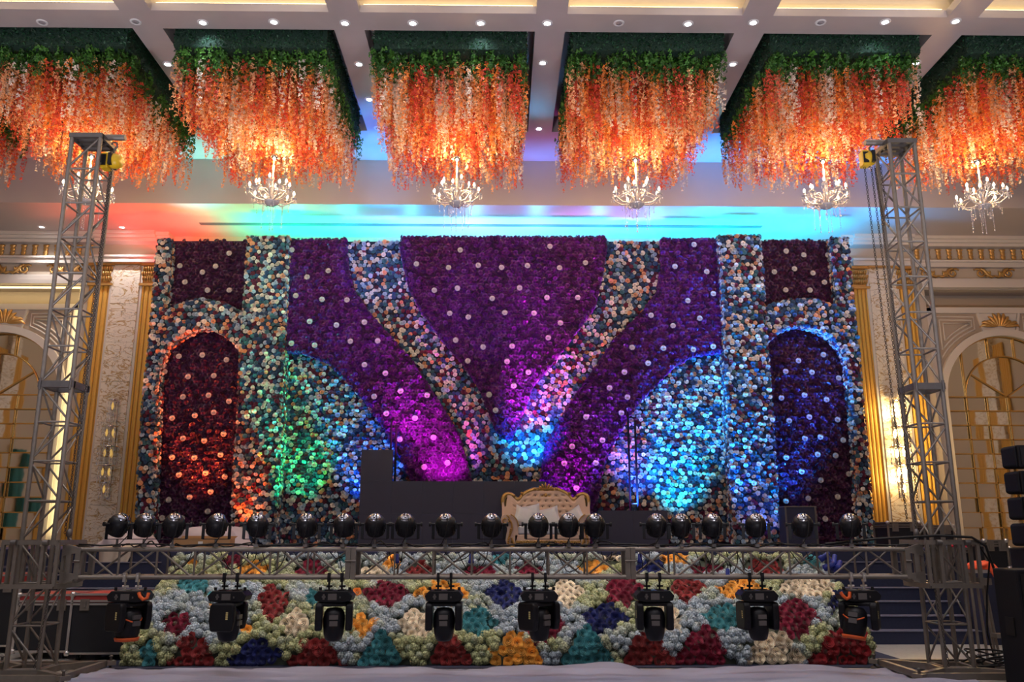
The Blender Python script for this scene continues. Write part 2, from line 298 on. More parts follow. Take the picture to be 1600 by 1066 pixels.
def raw_mesh(name, V, F, C, material):
    me = bpy.data.meshes.new(name); n, k = len(V), len(F)
    me.vertices.add(n); me.vertices.foreach_set('co', np.ascontiguousarray(V, dtype=np.float32).ravel())
    me.loops.add(4*k); me.loops.foreach_set('vertex_index', np.ascontiguousarray(F, dtype=np.int32).ravel())
    me.polygons.add(k); me.polygons.foreach_set('loop_start', np.arange(0, 4*k, 4, dtype=np.int32))
    a = me.attributes.new('Col', 'FLOAT_COLOR', 'POINT'); cc = np.ones((n, 4), np.float32); cc[:, :3] = C; a.data.foreach_set('color', cc.ravel())
    me.materials.append(material); me.update(calc_edges=True); return me
def frames(nrm, tilt=.25):
    n = np.asarray(nrm, float); n = n+rng.normal(0, tilt, n.shape); n /= np.linalg.norm(n, axis=1)[:, None]
    a = rng.normal(size=n.shape); u = np.cross(n, a); u /= np.linalg.norm(u, axis=1)[:, None]; v = np.cross(n, u); return np.stack([u, v, n], axis=2)
def scatter(tm, pos, Rm, scl, col):
    V, F, S = tm; N = len(pos)
    P = np.einsum('nij,kj->nki', Rm, V)*np.asarray(scl)[:, None, None]+np.asarray(pos)[:, None, :]
    FF = (F[None]+(np.arange(N)*len(V))[:, None, None]).reshape(-1, 4)
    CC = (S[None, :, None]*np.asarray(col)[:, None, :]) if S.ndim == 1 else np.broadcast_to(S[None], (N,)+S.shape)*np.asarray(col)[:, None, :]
    return P.reshape(-1, 3), FF, CC.reshape(-1, 3)
def merge(chunks):
    Vs, Fs, Cs = [], [], []; k = 0
    for V, F, C in chunks:
        Vs.append(V); Fs.append(F+k); Cs.append(C); k += len(V)
    return np.concatenate(Vs), np.concatenate(Fs), np.concatenate(Cs)
def inpoly(P, poly):
    x, y = P[:, 0], P[:, 1]; r = np.zeros(len(P), bool); n = len(poly)
    for i in range(n):
        (x0, y0), (x1, y1) = poly[i], poly[(i+1) % n]
        if y0 == y1: continue
        c = ((y0 > y) != (y1 > y)) & (x < (x1-x0)*(y-y0)/(y1-y0)+x0); r ^= c
    return r
def hexpts(x0, x1, z0, z1, s, jit=.25):
    out = []; k = 0; z = z0
    while z < z1:
        xs = np.arange(x0+(k % 2)*s/2, x1, s); out.append(np.stack([xs, np.full(len(xs), z)], 1)); z += s*.866; k += 1
    P = np.concatenate(out); return P+rng.uniform(-jit*s, jit*s, P.shape)
# ================================================================== THE ROOM
HX = .15                                # centre line of the hall
ZC, ZL = 9.66, 8.62                     # high ceiling, low ceiling over the stage
YW = 19.5                               # back wall
struct(MB().bb(-16, 16, -8, 20.2, -.2, 0).build('floor', M['floor']))
# coffered ceiling
c = MB(); PITCH = 3.28; X0 = -2.23
bx = [(X0-.49+PITCH*k, X0+PITCH*k) for k in range(-4, 6)]          # longitudinal beams
for a, b in bx: c.bb(a, b, 12.45, 16.0, ZC, 10.0)
c.bb(-16, 16, 11.96, 12.45, ZC, 9.80); c.bb(-16, 16, 12.12, 12.45, 9.8, 10.3)
c.bb(-16, bx[0][0], 12.45, 16, ZC, 10); c.bb(bx[-1][1], 16, 12.45, 16, ZC, 10)
c.bb(-16, 16, 16.0, 17.45, ZC, 10.0)
for a, b in bx:
    for y0, y1 in ((7.6, 11.96), (2.9, 7.1), (-1.8, 2.4), (-8, -2.3)):
        c.bb(a, b, y0, y1, ZC, 9.8); c.bb(a+.14, b-.14, y0, y1, 9.8, 10.3)
for y in (7.1, 2.4, -2.3): c.bb(-16, 16, y, y+.5, ZC, 9.8); c.bb(-16, 16, y+.14, y+.36, 9.8, 10.3)
ceil_o = struct(c.build('ceiling', M['beam']))
struct(MB().bb(-16, 16, -8, 17.45, 10.3, 10.4).bb(-16, 16, 12.45, 16, 10.0, 10.06).build('ceiling', M['plaster']))
struct(MB().bb(-16, 16, 17.4, 17.52, ZL, ZC-.002).bb(-16, 16, 17.521, 20.2, ZL, ZL+.12).build('ceiling', M['plaster']), 'lowered ceiling with its bulkhead over the stage')
# warm cove strips on the ledges of the nearer coffers
cv = MB()
for k in range(len(bx)-1):
    a, b = bx[k][1], bx[k+1][0]
    for yf in (11.96, 7.1): cv.bb(a+.05, b-.05, yf+.04, yf+.10, 9.805, 9.83)
    cv.bb(a-.09, a-.03, 7.8, 11.9, 9.805, 9.83); cv.bb(b+.03, b+.09, 7.8, 11.9, 9.805, 9.83)
struct(cv.build('trim_1', M['covedim']), 'warm light strips in the coves of the coffers')
# air slot
a, b = at(312, 353, 18.62), at(1190, 353, 18.62)
struct(MB().bb(a.x, b.x, 18.56, 18.70, ZL-.012, ZL+.01).build('trim_2', M['slot']), 'long dark air slot in the lowered ceiling')
# back wall
struct(MB().bb(-16, 16, YW+.5, YW+.7, 0, ZL).build('wall_back', M['taupe']))
NX0, NX1, NZ = 10.05, 14.1, 7.36
for s in (-1, 1):
    def X(v): return HX+s*v
    wb = MB().bb(X(0), X(NX0), YW, YW+.5, 0, ZL).bb(X(NX0), X(NX1), YW, YW+.5, NZ, ZL).bb(X(NX1), X(15.9), YW, YW+.5, 0, ZL)
    wo = struct(wb.build('wall_back', M['wall']))
    side = 'left' if s < 0 else 'right'
    # cornice, running the whole width and stepping forward over the marble pilaster
    cn = MB()
    def run(z0, z1, d, mb=cn):
        mb.bb(X(8.0), X(16), YW-d, YW+.01, z0, z1); mb.bb(X(8.30), X(9.75), YW-d-.10, YW-d+.002, z0, z1)
    for z0, z1, d in ((8.54, 8.62, .34), (8.47, 8.54, .28), (8.40, 8.47, .20), (8.02, 8.07, .16), (7.97, 8.02, .10), (7.90, 7.97, .13)): run(z0, z1, d)
    for z0, z1, d in ((7.58, 7.62, .10), (7.48, 7.58, .14), (7.38, 7.48, .17)): cn.bb(X(9.93), X(16), YW-d, YW+.01, z0, z1)
    co = struct(cn.build('trim_%d' % (3 if s < 0 else 4), M['moulding']), 'white stepped cornice on the %s of the back wall' % side)
    # gold spindles and scrolls
    def spindle():
        m = MB(); m.lathe([(.03, -.15), (.075, -.15), (.075, -.12), (.035, -.10), (.06, -.05), (.062, -.02), (.036, 0), (.058, .03), (.06, .07), (.04, .10), (.075, .12), (.075, .15), (.03, .15)], 10, sy=.5); return m
    x = 9.95; first = None
    while x < 15.2:
        if first is None: first = spindle().build('spindle', M['gold'], co); o = first
        else: o = first.copy(); COL.objects.link(o)
        o.location = (X(x), YW-.04, 8.22); x += .262
    def scroll():
        m = MB()
        for q in (-1, 1):
            pts = []; rs = []
            for i in range(26):
                t = i/25; a = t*4.6*math.pi/2*1.1; r = .115*(1-t*.8); pts.append((q*(.34)+q*r*math.cos(a+2.2), 0, .01+r*math.sin(a+2.2))); rs.append(.028-.012*t)
            m.path(pts, .03, 6, rs=rs)
            m.path([(q*.36, 0, .10), (q*.44, 0, .115), (q*.49, 0, .08), (q*.50, 0, .12)], .02, 6, rs=[.03, .025, .016, .008])
            m.path([(0, 0, -.06), (q*.08, 0, -.09), (q*.18, 0, -.03), (q*.26, 0, .09), (q*.34, 0, .12)], .03, 6, rs=[.02, .035, .04, .04, .03])
            for i in range(5):
                a0 = -.5+i*.55; m.path([(q*.12, 0, -.04), (q*(.12+.07*math.cos(a0)), -.01, -.04+.07*math.sin(a0)), (q*(.12+.13*math.cos(a0)), 0, -.04+.11*math.sin(a0))], .02, 5, rs=[.02, .024, .008])
        return m
    x = 10.42; first = None
    while x < 15.5:
        if first is None: first = scroll().build('scroll_ornament', M['gold'], co); o = first
        else: o = first.copy(); COL.objects.link(o)
        o.location = (X(x), YW-.05, 7.76); x += 1.36
    # pilaster group: pleated gold panel, marble, pleated gold panel
    gA, mA, gB = ((8.12, 8.66), (8.66, 9.30), (9.30, 9.86)) if s < 0 else ((8.22, 8.68), (8.68, 9.33), (9.33, 9.80))
    pil = struct(MB().bb(X(mA[0]-.06), X(mA[1]+.06), YW-.10, YW+.01, 0, 7.9).build('trim_%d' % (5 if s < 0 else 6), M['moulding']), 'marble clad pilaster on the %s' % side)
    z = .4; 
    while z < 7.85:
        z1 = min(z+.93, 7.86); MB().bb(X(mA[0]), X(mA[1]), YW-.13, YW-.095, z, z1-.006).build('marble_slab', M['marble'], pil); z = z1
    MB().bb(X(mA[0]-.02), X(mA[1]+.02), YW-.2, YW-.09, 7.86, 7.95).build('gold_cap', M['gold'], pil)
    for g in (gA, gB):
        gp = MB(); fd = MB().bb(X(g[0]), X(g[1]), YW-.05, YW+.005, .4, 7.35); n = 5; wd = (g[1]-g[0])/n
        for i in range(n):
            xa = g[0]+i*wd+.004; xb = g[0]+(i+1)*wd-.004; xm = (xa+xb)/2
            gp.prism([(X(xa), YW-.05), (X(xa+.012), YW-.072), (X(xm), YW-.082), (X(xb-.012), YW-.072), (X(xb), YW-.05)], .4, 7.35, 'xy')
        p = struct(fd.build('trim_%d' % (7 if s < 0 else 8), M['pleatdark']), 'gold pleated panel beside the marble on the %s, %s one' % (side, 'inner' if g is gA else 'outer'))
        stuff(gp.build('pleat', M['pleat'], p))
        cp = MB().bb(X(g[0]-.02), X(g[1]+.02), YW-.13, YW, 7.35, 7.41).bb(X(g[0]-.03), X(g[1]+.03), YW-.16, YW, 7.84, 7.90).bb(X(g[0]), X(g[1]), YW-.08, YW, 7.41, 7.84)
        cap_o = cp.build('capital', M['gold'], p)
        lf = MB()
        for i in range(9):
            for j in range(3):
                xx = g[0]+.04+(i+.5*(j % 2))*(g[1]-g[0]-.06)/9; zz = 7.46+j*.12
                lf.path([(X(xx), YW-.09, zz), (X(xx), YW-.125, zz+.05), (X(xx)+.01, YW-.15, zz+.10), (X(xx), YW-.13, zz+.11)], .02, 5, rs=[.012, .026, .02, .006])
        stuff(lf.build('acanthus_leaf', M['gold'], cap_o))
    # niche with the arched mirror
    cx = X(11.85); R = 1.47; zs = 4.79; zb = 1.5
    pan = MB()
    outer = [(cx-1.72, .3), (cx-1.72, 6.92), (cx+1.72, 6.92), (cx+1.72, .3)]
    # spandrel plate: left jamb, right jamb and strips above the arch
    arc = [(cx+R*math.cos(math.pi*i/32), zs+R*math.sin(math.pi*i/32)) for i in range(33)]
    pan.bb(cx-1.72, cx-R, YW+.18, YW+.30, .3, zs); pan.bb(cx+R, cx+1.72, YW+.18, YW+.30, .3, zs); pan.bb(cx-R, cx+R, YW+.18, YW+.30, .3, zb)
    for i in range(32):
        (xa, za), (xb, zb_) = arc[i], arc[i+1]; pan.prism([(xa, za), (xb, zb_), (xb, 6.92), (xa, 6.92)], YW+.18, YW+.30)
    pan.bb(cx-1.72, cx-R, YW+.18, YW+.30, zs, 6.92); pan.bb(cx+R, cx+1.72, YW+.18, YW+.30, zs, 6.92)
    win = struct(pan.build('window_%d' % (1 if s < 0 else 2), M['taupe']), 'arched mirror window with gold bars on the %s' % side)
    fr = MB()
    fr.bb(cx-1.74, cx-1.60, YW+.12, YW+.19, .3, 6.95); fr.bb(cx+1.60, cx+1.74, YW+.12, YW+.19, .3, 6.95); fr.bb(cx-1.74, cx+1.74, YW+.12, YW+.19, 6.82, 6.96)
    for i in range(32):
        pr = []
        for rr_ in (R, R+.17):
            for k in ((i, i+1) if rr_ == R else (i+1, i)): pr.append((cx+rr_*math.cos(math.pi*k/32), zs+rr_*math.sin(math.pi*k/32)))
        fr.prism(pr, YW+.08, YW+.20)
    fr.bb(cx-R-.13, cx-R, YW+.08, YW+.2, .4, zs); fr.bb(cx+R, cx+R+.13, YW+.08, YW+.2, .4, zs)
    fr.prism([(cx-.46, 6.82), (cx+.46, 6.82), (cx+.36, 6.34), (cx-.36, 6.34)], YW+.16, YW+.20)
    fr.bar((cx-.50, YW+.16, 6.82), (cx-.40, YW+.16, 6.36), .06, .06); fr.bar((cx+.50, YW+.16, 6.82), (cx+.40, YW+.16, 6.36), .06, .06)
    fr.build('arch_frame', M['moulding'], win)
    md = MB()
    for q in (-1, 1):
        for k in range(3):
            off = k*.085; xo = cx+q*(1.52-off); xi = cx+q*(.60+off*.7); zt = 6.74-off; rr_ = R+.27+off
            pts = [(xi, YW+.17, zt), (xo, YW+.17, zt)]
            a0 = math.acos(min(1, (1.52-off)/rr_)); a1 = math.acos((.60+off*.7)/rr_)
            for i in range(9):
                a_ = a0+(a1-a0)*i/8; pts.append((cx+q*rr_*math.cos(a_), YW+.17, zs+rr_*math.sin(a_)))
            md.path(pts, .022, 4, closed=True)
    md.build('spandrel_moulding', M['moulding'], win)
    orn = MB()
    for k in range(-5, 6):
        a_ = k*.30; L_ = .36-.012*k*k if abs(k) < 4 else .34; bx_, bz_ = cx+.03*k, 6.50
        orn.path([(bx_, YW+.15, bz_), (bx_+L_*.45*math.sin(a_), YW+.12, bz_+L_*.45*math.cos(a_)), (bx_+L_*.8*math.sin(a_), YW+.12, bz_+L_*.78*math.cos(a_)), (bx_+L_*math.sin(a_*1.1), YW+.15, bz_+L_*math.cos(a_*1.1))], .03, 6, rs=[.03, .045, .04, .008])
    orn.build('leaf_ornament', M['gold'], win)
    # mirror panes
    YM = YW+.24
    def pane(poly):
        o = MB().prism([(a-cx, b-zs) for a, b in poly], -.006, .006).build('pane', M['mirror'], win); o.location = (cx, YM, zs)
        o.rotation_euler = (rnd.uniform(-.012, .012), 0, rnd.uniform(-.02, .02)); return o
    cols = [-1.47, -.98, -.49, 0, .49, .98, 1.47]; rows = [zs-.335*k for k in range(10)]+[zb]
    for i in range(6):
        for j in range(10): pane([(cx+cols[i]+.006, rows[j+1]+.006), (cx+cols[i+1]-.006, rows[j+1]+.006), (cx+cols[i+1]-.006, rows[j]-.006), (cx+cols[i]+.006, rows[j]-.006)])
    ri = .98
    for a_, b_ in ((-1.46, -.98), (-.98, -.31), (-.31, .31), (.31, .98), (.98, 1.46)):
        xs = [a_+(b_-a_)*i/8 for i in range(9)]
        top = [(cx+x, zs+math.sqrt(max(0, R*R-x*x))) for x in xs]; bot = [(cx+x, zs+.006+math.sqrt(max(0, ri*ri-x*x))) for x in xs[::-1]]; pane(bot[::-1]+top[::-1])
    for a0, a1 in ((0, 34), (34, 146), (146, 180)):
        pane([(cx, zs)]+[(cx+ri*math.cos(R_(a0+(a1-a0)*i/12)), zs+ri*math.sin(R_(a0+(a1-a0)*i/12))) for i in range(13)])
    def muntin(a, b, w_=.028): return MB().bar(a, b, w_, w_).build('muntin', M['goldtrim'], win)
    YB = YW+.20
    for x in cols: muntin((cx+x, YB, zb), (cx+x, YB, zs))
    for z in rows[:-1]: muntin((cx-R, YB, z), (cx+R, YB, z))
    for x in (-.98, -.31, .31, .98): muntin((cx+x, YB, zs+math.sqrt(max(0, ri*ri-x*x))), (cx+x, YB, zs+math.sqrt(R*R-x*x)))
    for a_ in (34, 146): muntin((cx, YB, zs), (cx+ri*math.cos(R_(a_)), YB, zs+ri*math.sin(R_(a_))))
    for r_ in (ri, R-.01): MB().path([(cx+r_*math.cos(math.pi*i/28), YB, zs+r_*math.sin(math.pi*i/28)) for i in range(29)], .018, 5).build('arch_bar', M['goldtrim'], win)
    if s < 0:   # the left niche has its cove lit
        struct(MB().bb(X(NX0+.02), X(NX1), YW+.02, YW+.06, NZ-.04, NZ-.015).bb(X(NX0+.015), X(NX0+.05), YW+.02, YW+.06, 1.6, NZ-.05).build('trim_9', M['cove']), 'lit cove strip round the left niche')
        area((X(11.9), YW-.02, NZ-.06), (X(11.9), YW+.5, NZ-.2), (1, .78, .36), 9, 3.8, .05)
        area((X(NX0+.06), YW+.02, 4.4), (X(NX0+.3), YW+.5, 4.4), (1, .78, .36), 11, .05, 5.6)
# side walls seen in the mirrors
for s, side in ((-1, 'left'), (1, 'right')):
    wl = struct(MB().bb(s*15.7, s*15.9, -8, 20.2, 0, ZC+.7).build('wall_%s' % side, M['wall']))
    for yy in (4.2, 8.6, 13.0, 16.9):
        MB().bb(s*15.55, s*15.7, yy-.35, yy+.35, .4, 7.9).build('marble_panel', M['marble'], wl)
        for q in (-.62, .62):
            g = MB()
            for i in range(5): g.tube((s*15.66, yy+q-.2+.1*i, .4), (s*15.66, yy+q-.2+.1*i, 7.4), .045, 6)
            stuff(g.build('gold_pleat', M['pleat'], wl))
    if s < 0:
        for yy, mm in ((14.2, 'teal'), (14.9, 'pink'), (15.6, 'teal'), (11.0, 'teal')):
            g = MB(); pts = [(s*15.5+.05*math.sin(i*1.3), yy-.3+.06*i) for i in range(11)]; g.prism(pts+[(s*15.66, yy+.3), (s*15.66, yy-.3)], .2, 4.4, 'xy'); g.build('drape', M[mm], wl)

# downlights
def downlight(name_label, p, on, grp):
    t = thing('downlight', name_label, 'downlight', p, 0, grp)
    MB().lathe([(.052, -.001), (.052, -.012), (.085, -.012), (.09, 0), (.09, .002)], 20).build('trim_ring', M['white'], t)
    MB().lathe([(.001, -.009), (.052, -.009), (.052, -.002)], 20).build('lens', M['lamp' if on else 'lampoff'], t)
    return t
row = [(66, 35, 0), (212, 34, 0), (317, 35, 1), (428, 34, 1), (539, 36, 1), (645, 36, 1), (751, 36, 1), (855, 36, 1), (967, 36, 0), (1075, 37, 1), (1177, 35, 1), (1282, 35, 0), (1383, 34, 1), (1493, 33, 1)]
ords = ['first', 'second', 'third', 'fourth', 'fifth', 'sixth', 'seventh', 'eighth', 'ninth', 'tenth', 'eleventh', 'twelfth', 'thirteenth', 'fourteenth', 'fifteenth', 'sixteenth', 'seventeenth', 'eighteenth', 'nineteenth', 'twentieth']
for i, (px, py, on) in enumerate(row):
    downlight('%s round downlight, %s from the left in the row on the front cross beam' % ('lit' if on else 'unlit', ords[i]), atz(px, py, ZC), on, 'downlights in the row along the front cross beam')
    if on:
        p = atz(px, py, ZC); spot((p.x, p.y, ZC-.03), (p.x, p.y, 0), WHITE, 150, 95, .9, .05)
        if i % 2 == 0: spot((p.x, p.y+.1, ZC-.03), (p.x, p.y+.9, 8.9), (.8, .88, 1), 14, 100, 1, .05)
for px, py, on, lb in ((262, 100, 1, 'lit downlight on the beam between first and second flower clouds from the left'), (561, 100, 1, 'lit downlight, nearer one on the beam between second and third flower clouds'),
        (577, 155, 1, 'lit downlight, farther one on the beam between second and third flower clouds'), (591, 200, 0, 'unlit downlight at the far end of the beam left of the third flower cloud'),
        (848, 98, 1, 'lit downlight, nearer one on the beam between third and fourth flower clouds'), (842, 201, 1, 'lit downlight, farther one on the beam between third and fourth flower clouds'),
        (1145, 100, 1, 'lit downlight on the beam between fourth and fifth flower clouds'), (1431, 98, 1, 'lit downlight on the beam between fifth and sixth flower clouds')):
    downlight(lb, atz(px, py, ZC), on, 'downlights on the long ceiling beams')
for px, py, lb in ((63, 371, 'small lit downlight in the low ceiling above the left arched mirror'), (189, 370, 'small lit downlight in the low ceiling above the left marble pilaster')):
    p = at(px, py, YW-.62); p.z = ZL; downlight(lb, p, 1, 'downlights in the low ceiling'); spot((p.x, p.y, ZL-.03), (p.x, p.y+.25, 6), WHITE, 120, 110, .9, .04)
# stage platform
st = MB().bb(-9.8, 9.8, 15.0, YW-.3, 0, 1.36).bb(-4.95, 4.95, 12.95, 15.0, 0, 1.36)
stage = struct(st.build('floor_stage', M['navy'])); tag(stage, 'raised navy stage platform')
MB().bb(-9.8, 9.8, 15.0, YW-.3, 1.36, 1.38).bb(-4.95, 4.95, 12.95, 15, 1.36, 1.38).build('stage_carpet', M['purple_carpet'], stage)
for s, side in ((-1, 'left'), (1, 'right')):
    t = thing('staircase', 'dark navy carpeted steps up to the stage, %s of the flower bed' % side, 'stairs', (s*6.15, 13.4, 0), 0, 'stage staircases')
    for k in range(6):
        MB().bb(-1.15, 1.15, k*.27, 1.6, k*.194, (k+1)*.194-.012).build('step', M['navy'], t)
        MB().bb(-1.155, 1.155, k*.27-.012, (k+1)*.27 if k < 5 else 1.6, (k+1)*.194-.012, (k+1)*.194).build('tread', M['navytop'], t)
struct(MB().bb(7.32, 9.9, 13.3, 15.0, 0, 1.1).build('floor_platform', M['navy']), 'low navy side platform right of the steps')
struct(MB().bb(-9.9, -7.32, 13.9, 15.0, 0, 1.1).build('floor_platform', M['navy']), 'low navy side platform left of the steps')
struct(MB().bb(-5.3, 5.3, 11.1, 13.0, 0.001, .012).build('floor_carpet', M['navy']), 'dark carpet strip under the flower bed')
# white sheet in front
n1, n2 = 160, 40; vs = []; fs = []
for j in range(n2):
    for i in range(n1):
        x = -4.75+9.9*i/(n1-1); y = 8.4+2.50*j/(n2-1)+(.05*math.sin(x*2.3)+.05*math.sin(x*5.1+1) if j == n2-1 else 0)
        vs.append((x, y, .012+.10*abs(noise.noise(Vector((x*.45, y*4.6, 1))))+.03*abs(noise.noise(Vector((x*2.0, y*5, 4))))))
for j in range(n2-1):
    for i in range(n1-1): a = j*n1+i; fs.append((a, a+1, a+n1+1, a+n1))
m = MB(); m.add(vs, fs, True); tag(m.build('floor_sheet', M['cloth']), 'creased white sheet spread on the floor before the flower bed', 'sheet')
# ================================================================== HANGING GARDENS in the coffers
CORAL, PEACH, IVORY, ORNG = (.66, .085, .05), (.86, .45, .23), (.88, .78, .70), (.86, .26, .05)
PAL = [[CORAL]*5+[ORNG], [PEACH]*4+[(.85, .5, .3)], [IVORY]*4+[PEACH], [ORNG]*3+[PEACH], [CORAL]*3+[(.8, .2, .12)]*2]
TMS = []
for ci, cols in enumerate(PAL):
    for v in range(2): TMS.append((ci, strand(1.0, 50, ci*7+v+3, cols)))
STM = [(ci, raw_mesh('flower_strand', V, F, C, M['strandp'])) for ci, (V, F, C) in TMS]
IVY = [strand(.42, 26, 60+i, [(.03, .12, .015), (.06, .20, .025), (.02, .07, .015)], 0) for i in range(3)]
HL = {-3: 'hanging cloud of coral and ivory flower strands cut by the left picture edge, farthest left', -2: 'large hanging cloud of coral and peach flower strands above the left truss tower',
      -1: 'hanging cloud of coral and peach flower strands, between left tower and the middle', 0: 'hanging cloud of orange and peach flower strands directly over the pointed purple panel',
      1: 'hanging cloud of orange flower strands just right of the central ceiling beam', 2: 'hanging cloud of coral and peach flower strands left of the right tower top',
      3: 'hanging cloud of coral and ivory flower strands behind and right of the right tower top', 4: 'hanging cloud of flower strands cut by the right picture edge, farthest right'}
def ci_pick(x, y):
    n = noise.noise(Vector((x*2.6, y*1.4, 5)))*.9+rnd.uniform(-.45, .45)
    return 2 if n > .30 else 1 if n > .06 else 3 if n > -.14 else 4 if n > -.25 else 0
for k in range(-3, 5):
    x0 = X0+PITCH*k; cx = x0+1.395; edge = k in (-3, 4)
    t = thing('hanging_flower_garden', HL[k], 'hanging flowers', (cx, 14.22, 9.42), 0, 'hanging gardens in the ceiling coffers')
    hx, hy = 1.25, 1.62
    box = MB().bb(-hx, hx, -hy, hy, 0, .52).build('hedge_box', M['turf'], t)
    # leaves on box
    N = 5200; u = rng.uniform(-1, 1, (N, 2)); f = rng.integers(0, 4, N)
    pos = np.zeros((N, 3)); nr = np.zeros((N, 3))
    m0 = f == 0; pos[m0] = np.stack([u[m0, 0]*hx, np.full(m0.sum(), -hy), .26+.26*u[m0, 1]], 1); nr[m0] = (0, -1, 0)
    m1 = f == 1; pos[m1] = np.stack([np.full(m1.sum(), hx), u[m1, 0]*hy, .26+.26*u[m1, 1]], 1); nr[m1] = (1, 0, 0)
    m2 = f == 2; pos[m2] = np.stack([np.full(m2.sum(), -hx), u[m2, 0]*hy, .26+.26*u[m2, 1]], 1); nr[m2] = (-1, 0, 0)
    m3 = f == 3; pos[m3] = np.stack([u[m3, 0]*hx, u[m3, 1]*hy, np.zeros(m3.sum())], 1); nr[m3] = (0, 0, -1)
    LT = (np.array([(0, 0, 0), (.5, .25, .1), (1, 0, .3), (.5, -.25, .1)]), np.array([(0, 1, 2, 3)]), np.ones(4))
    col = np.array((.014, .060, .028))*rng.uniform(.4, 1.7, (N, 1))
    stuff(link('hedge_leaves', raw_mesh('hedge_leaves', *scatter(LT, pos, frames(nr, .6), rng.uniform(.035, .065, N), col), M['leaf']), box))
    # trailing ivy round the rim
    ch = []; NI = 150
    for i in range(3):
        n = NI//3; q = rng.uniform(-1, 1, n); e = rng.integers(0, 5, n)
        p = np.where((e < 2)[:, None], np.stack([q*hx, -hy+rng.uniform(0, .25, n), np.zeros(n)], 1), np.where((e == 2)[:, None], np.stack([np.full(n, hx)-rng.uniform(-.04, .1, n), q*hy, np.zeros(n)], 1), np.where((e == 3)[:, None], np.stack([np.full(n, -hx)+rng.uniform(-.04, .1, n), q*hy, np.zeros(n)], 1), np.stack([q*hx, rng.uniform(-1, 1, n)*hy, np.zeros(n)], 1))))
        a = rng.uniform(0, 6.28, n); Rm = np.zeros((n, 3, 3)); Rm[:, 0, 0] = np.cos(a); Rm[:, 0, 1] = -np.sin(a); Rm[:, 1, 0] = np.sin(a); Rm[:, 1, 1] = np.cos(a); Rm[:, 2, 2] = 1
        Rm = Rm*1.0; s_ = rng.uniform(.7, 1.35, n); ch.append(scatter(IVY[i], p, Rm, s_, np.ones((n, 3))))
    stuff(link('trailing_ivy', raw_mesh('trailing_ivy', *merge(ch), M['leaf']), t))
    # strands: 300 of their own, the rest joined
    pts = hexpts(-hx-.02, hx+.02, -hy+.10, hy, .142, .30); order = np.argsort(pts[:, 1]+rng.uniform(-.9, .9, len(pts)))
    pts = pts[order]
    if edge: pts = pts[pts[:, 1] > -.6]
    def par(x, y):
        e = min(1, (hx-abs(x))/.5); zoff = -.02-.10*rnd.random(); L = rnd.uniform(.82, 1.12)*(1-.10*(1-e))
        return zoff, L
    for i, (x, y) in enumerate(pts[:300 if not edge else 120]):
        ci = ci_pick(x+cx, y); me = STM[ci*2+rnd.randrange(2)][1]; o = bpy.data.objects.new('flower_strand', me); COL.objects.link(o); o.parent = t
        zo, L = par(x, y); o.location = (x, y, zo-.05); o.rotation_euler = (rnd.uniform(-.02, .02), rnd.uniform(-.03, .03), rnd.uniform(0, 6.28)); o.scale = (1.1, 1.1, L)
    rest = pts[300 if not edge else 120:]; ch = []
    if len(rest):
        cis = np.array([ci_pick(x+cx, y)*2+rnd.randrange(2) for x, y in rest])
        for j in range(10):
            sel = rest[cis == j]; n = len(sel)
            if not n: continue
            a = rng.uniform(0, 6.28, n); L = rng.uniform(.82, 1.12, n); Rm = np.zeros((n, 3, 3)); Rm[:, 0, 0] = np.cos(a); Rm[:, 0, 1] = -np.sin(a); Rm[:, 1, 0] = np.sin(a); Rm[:, 1, 1] = np.cos(a); Rm[:, 2, 2] = L
            V, F, C = TMS[j][1]; ch.append(scatter((V, F, C), np.stack([sel[:, 0], sel[:, 1], np.full(n, -.1)], 1), Rm, np.full(n, 1.0), np.ones((n, 3))))
        stuff(link('flower_strands', raw_mesh('flower_strands', *merge(ch), M['strandp']), t))
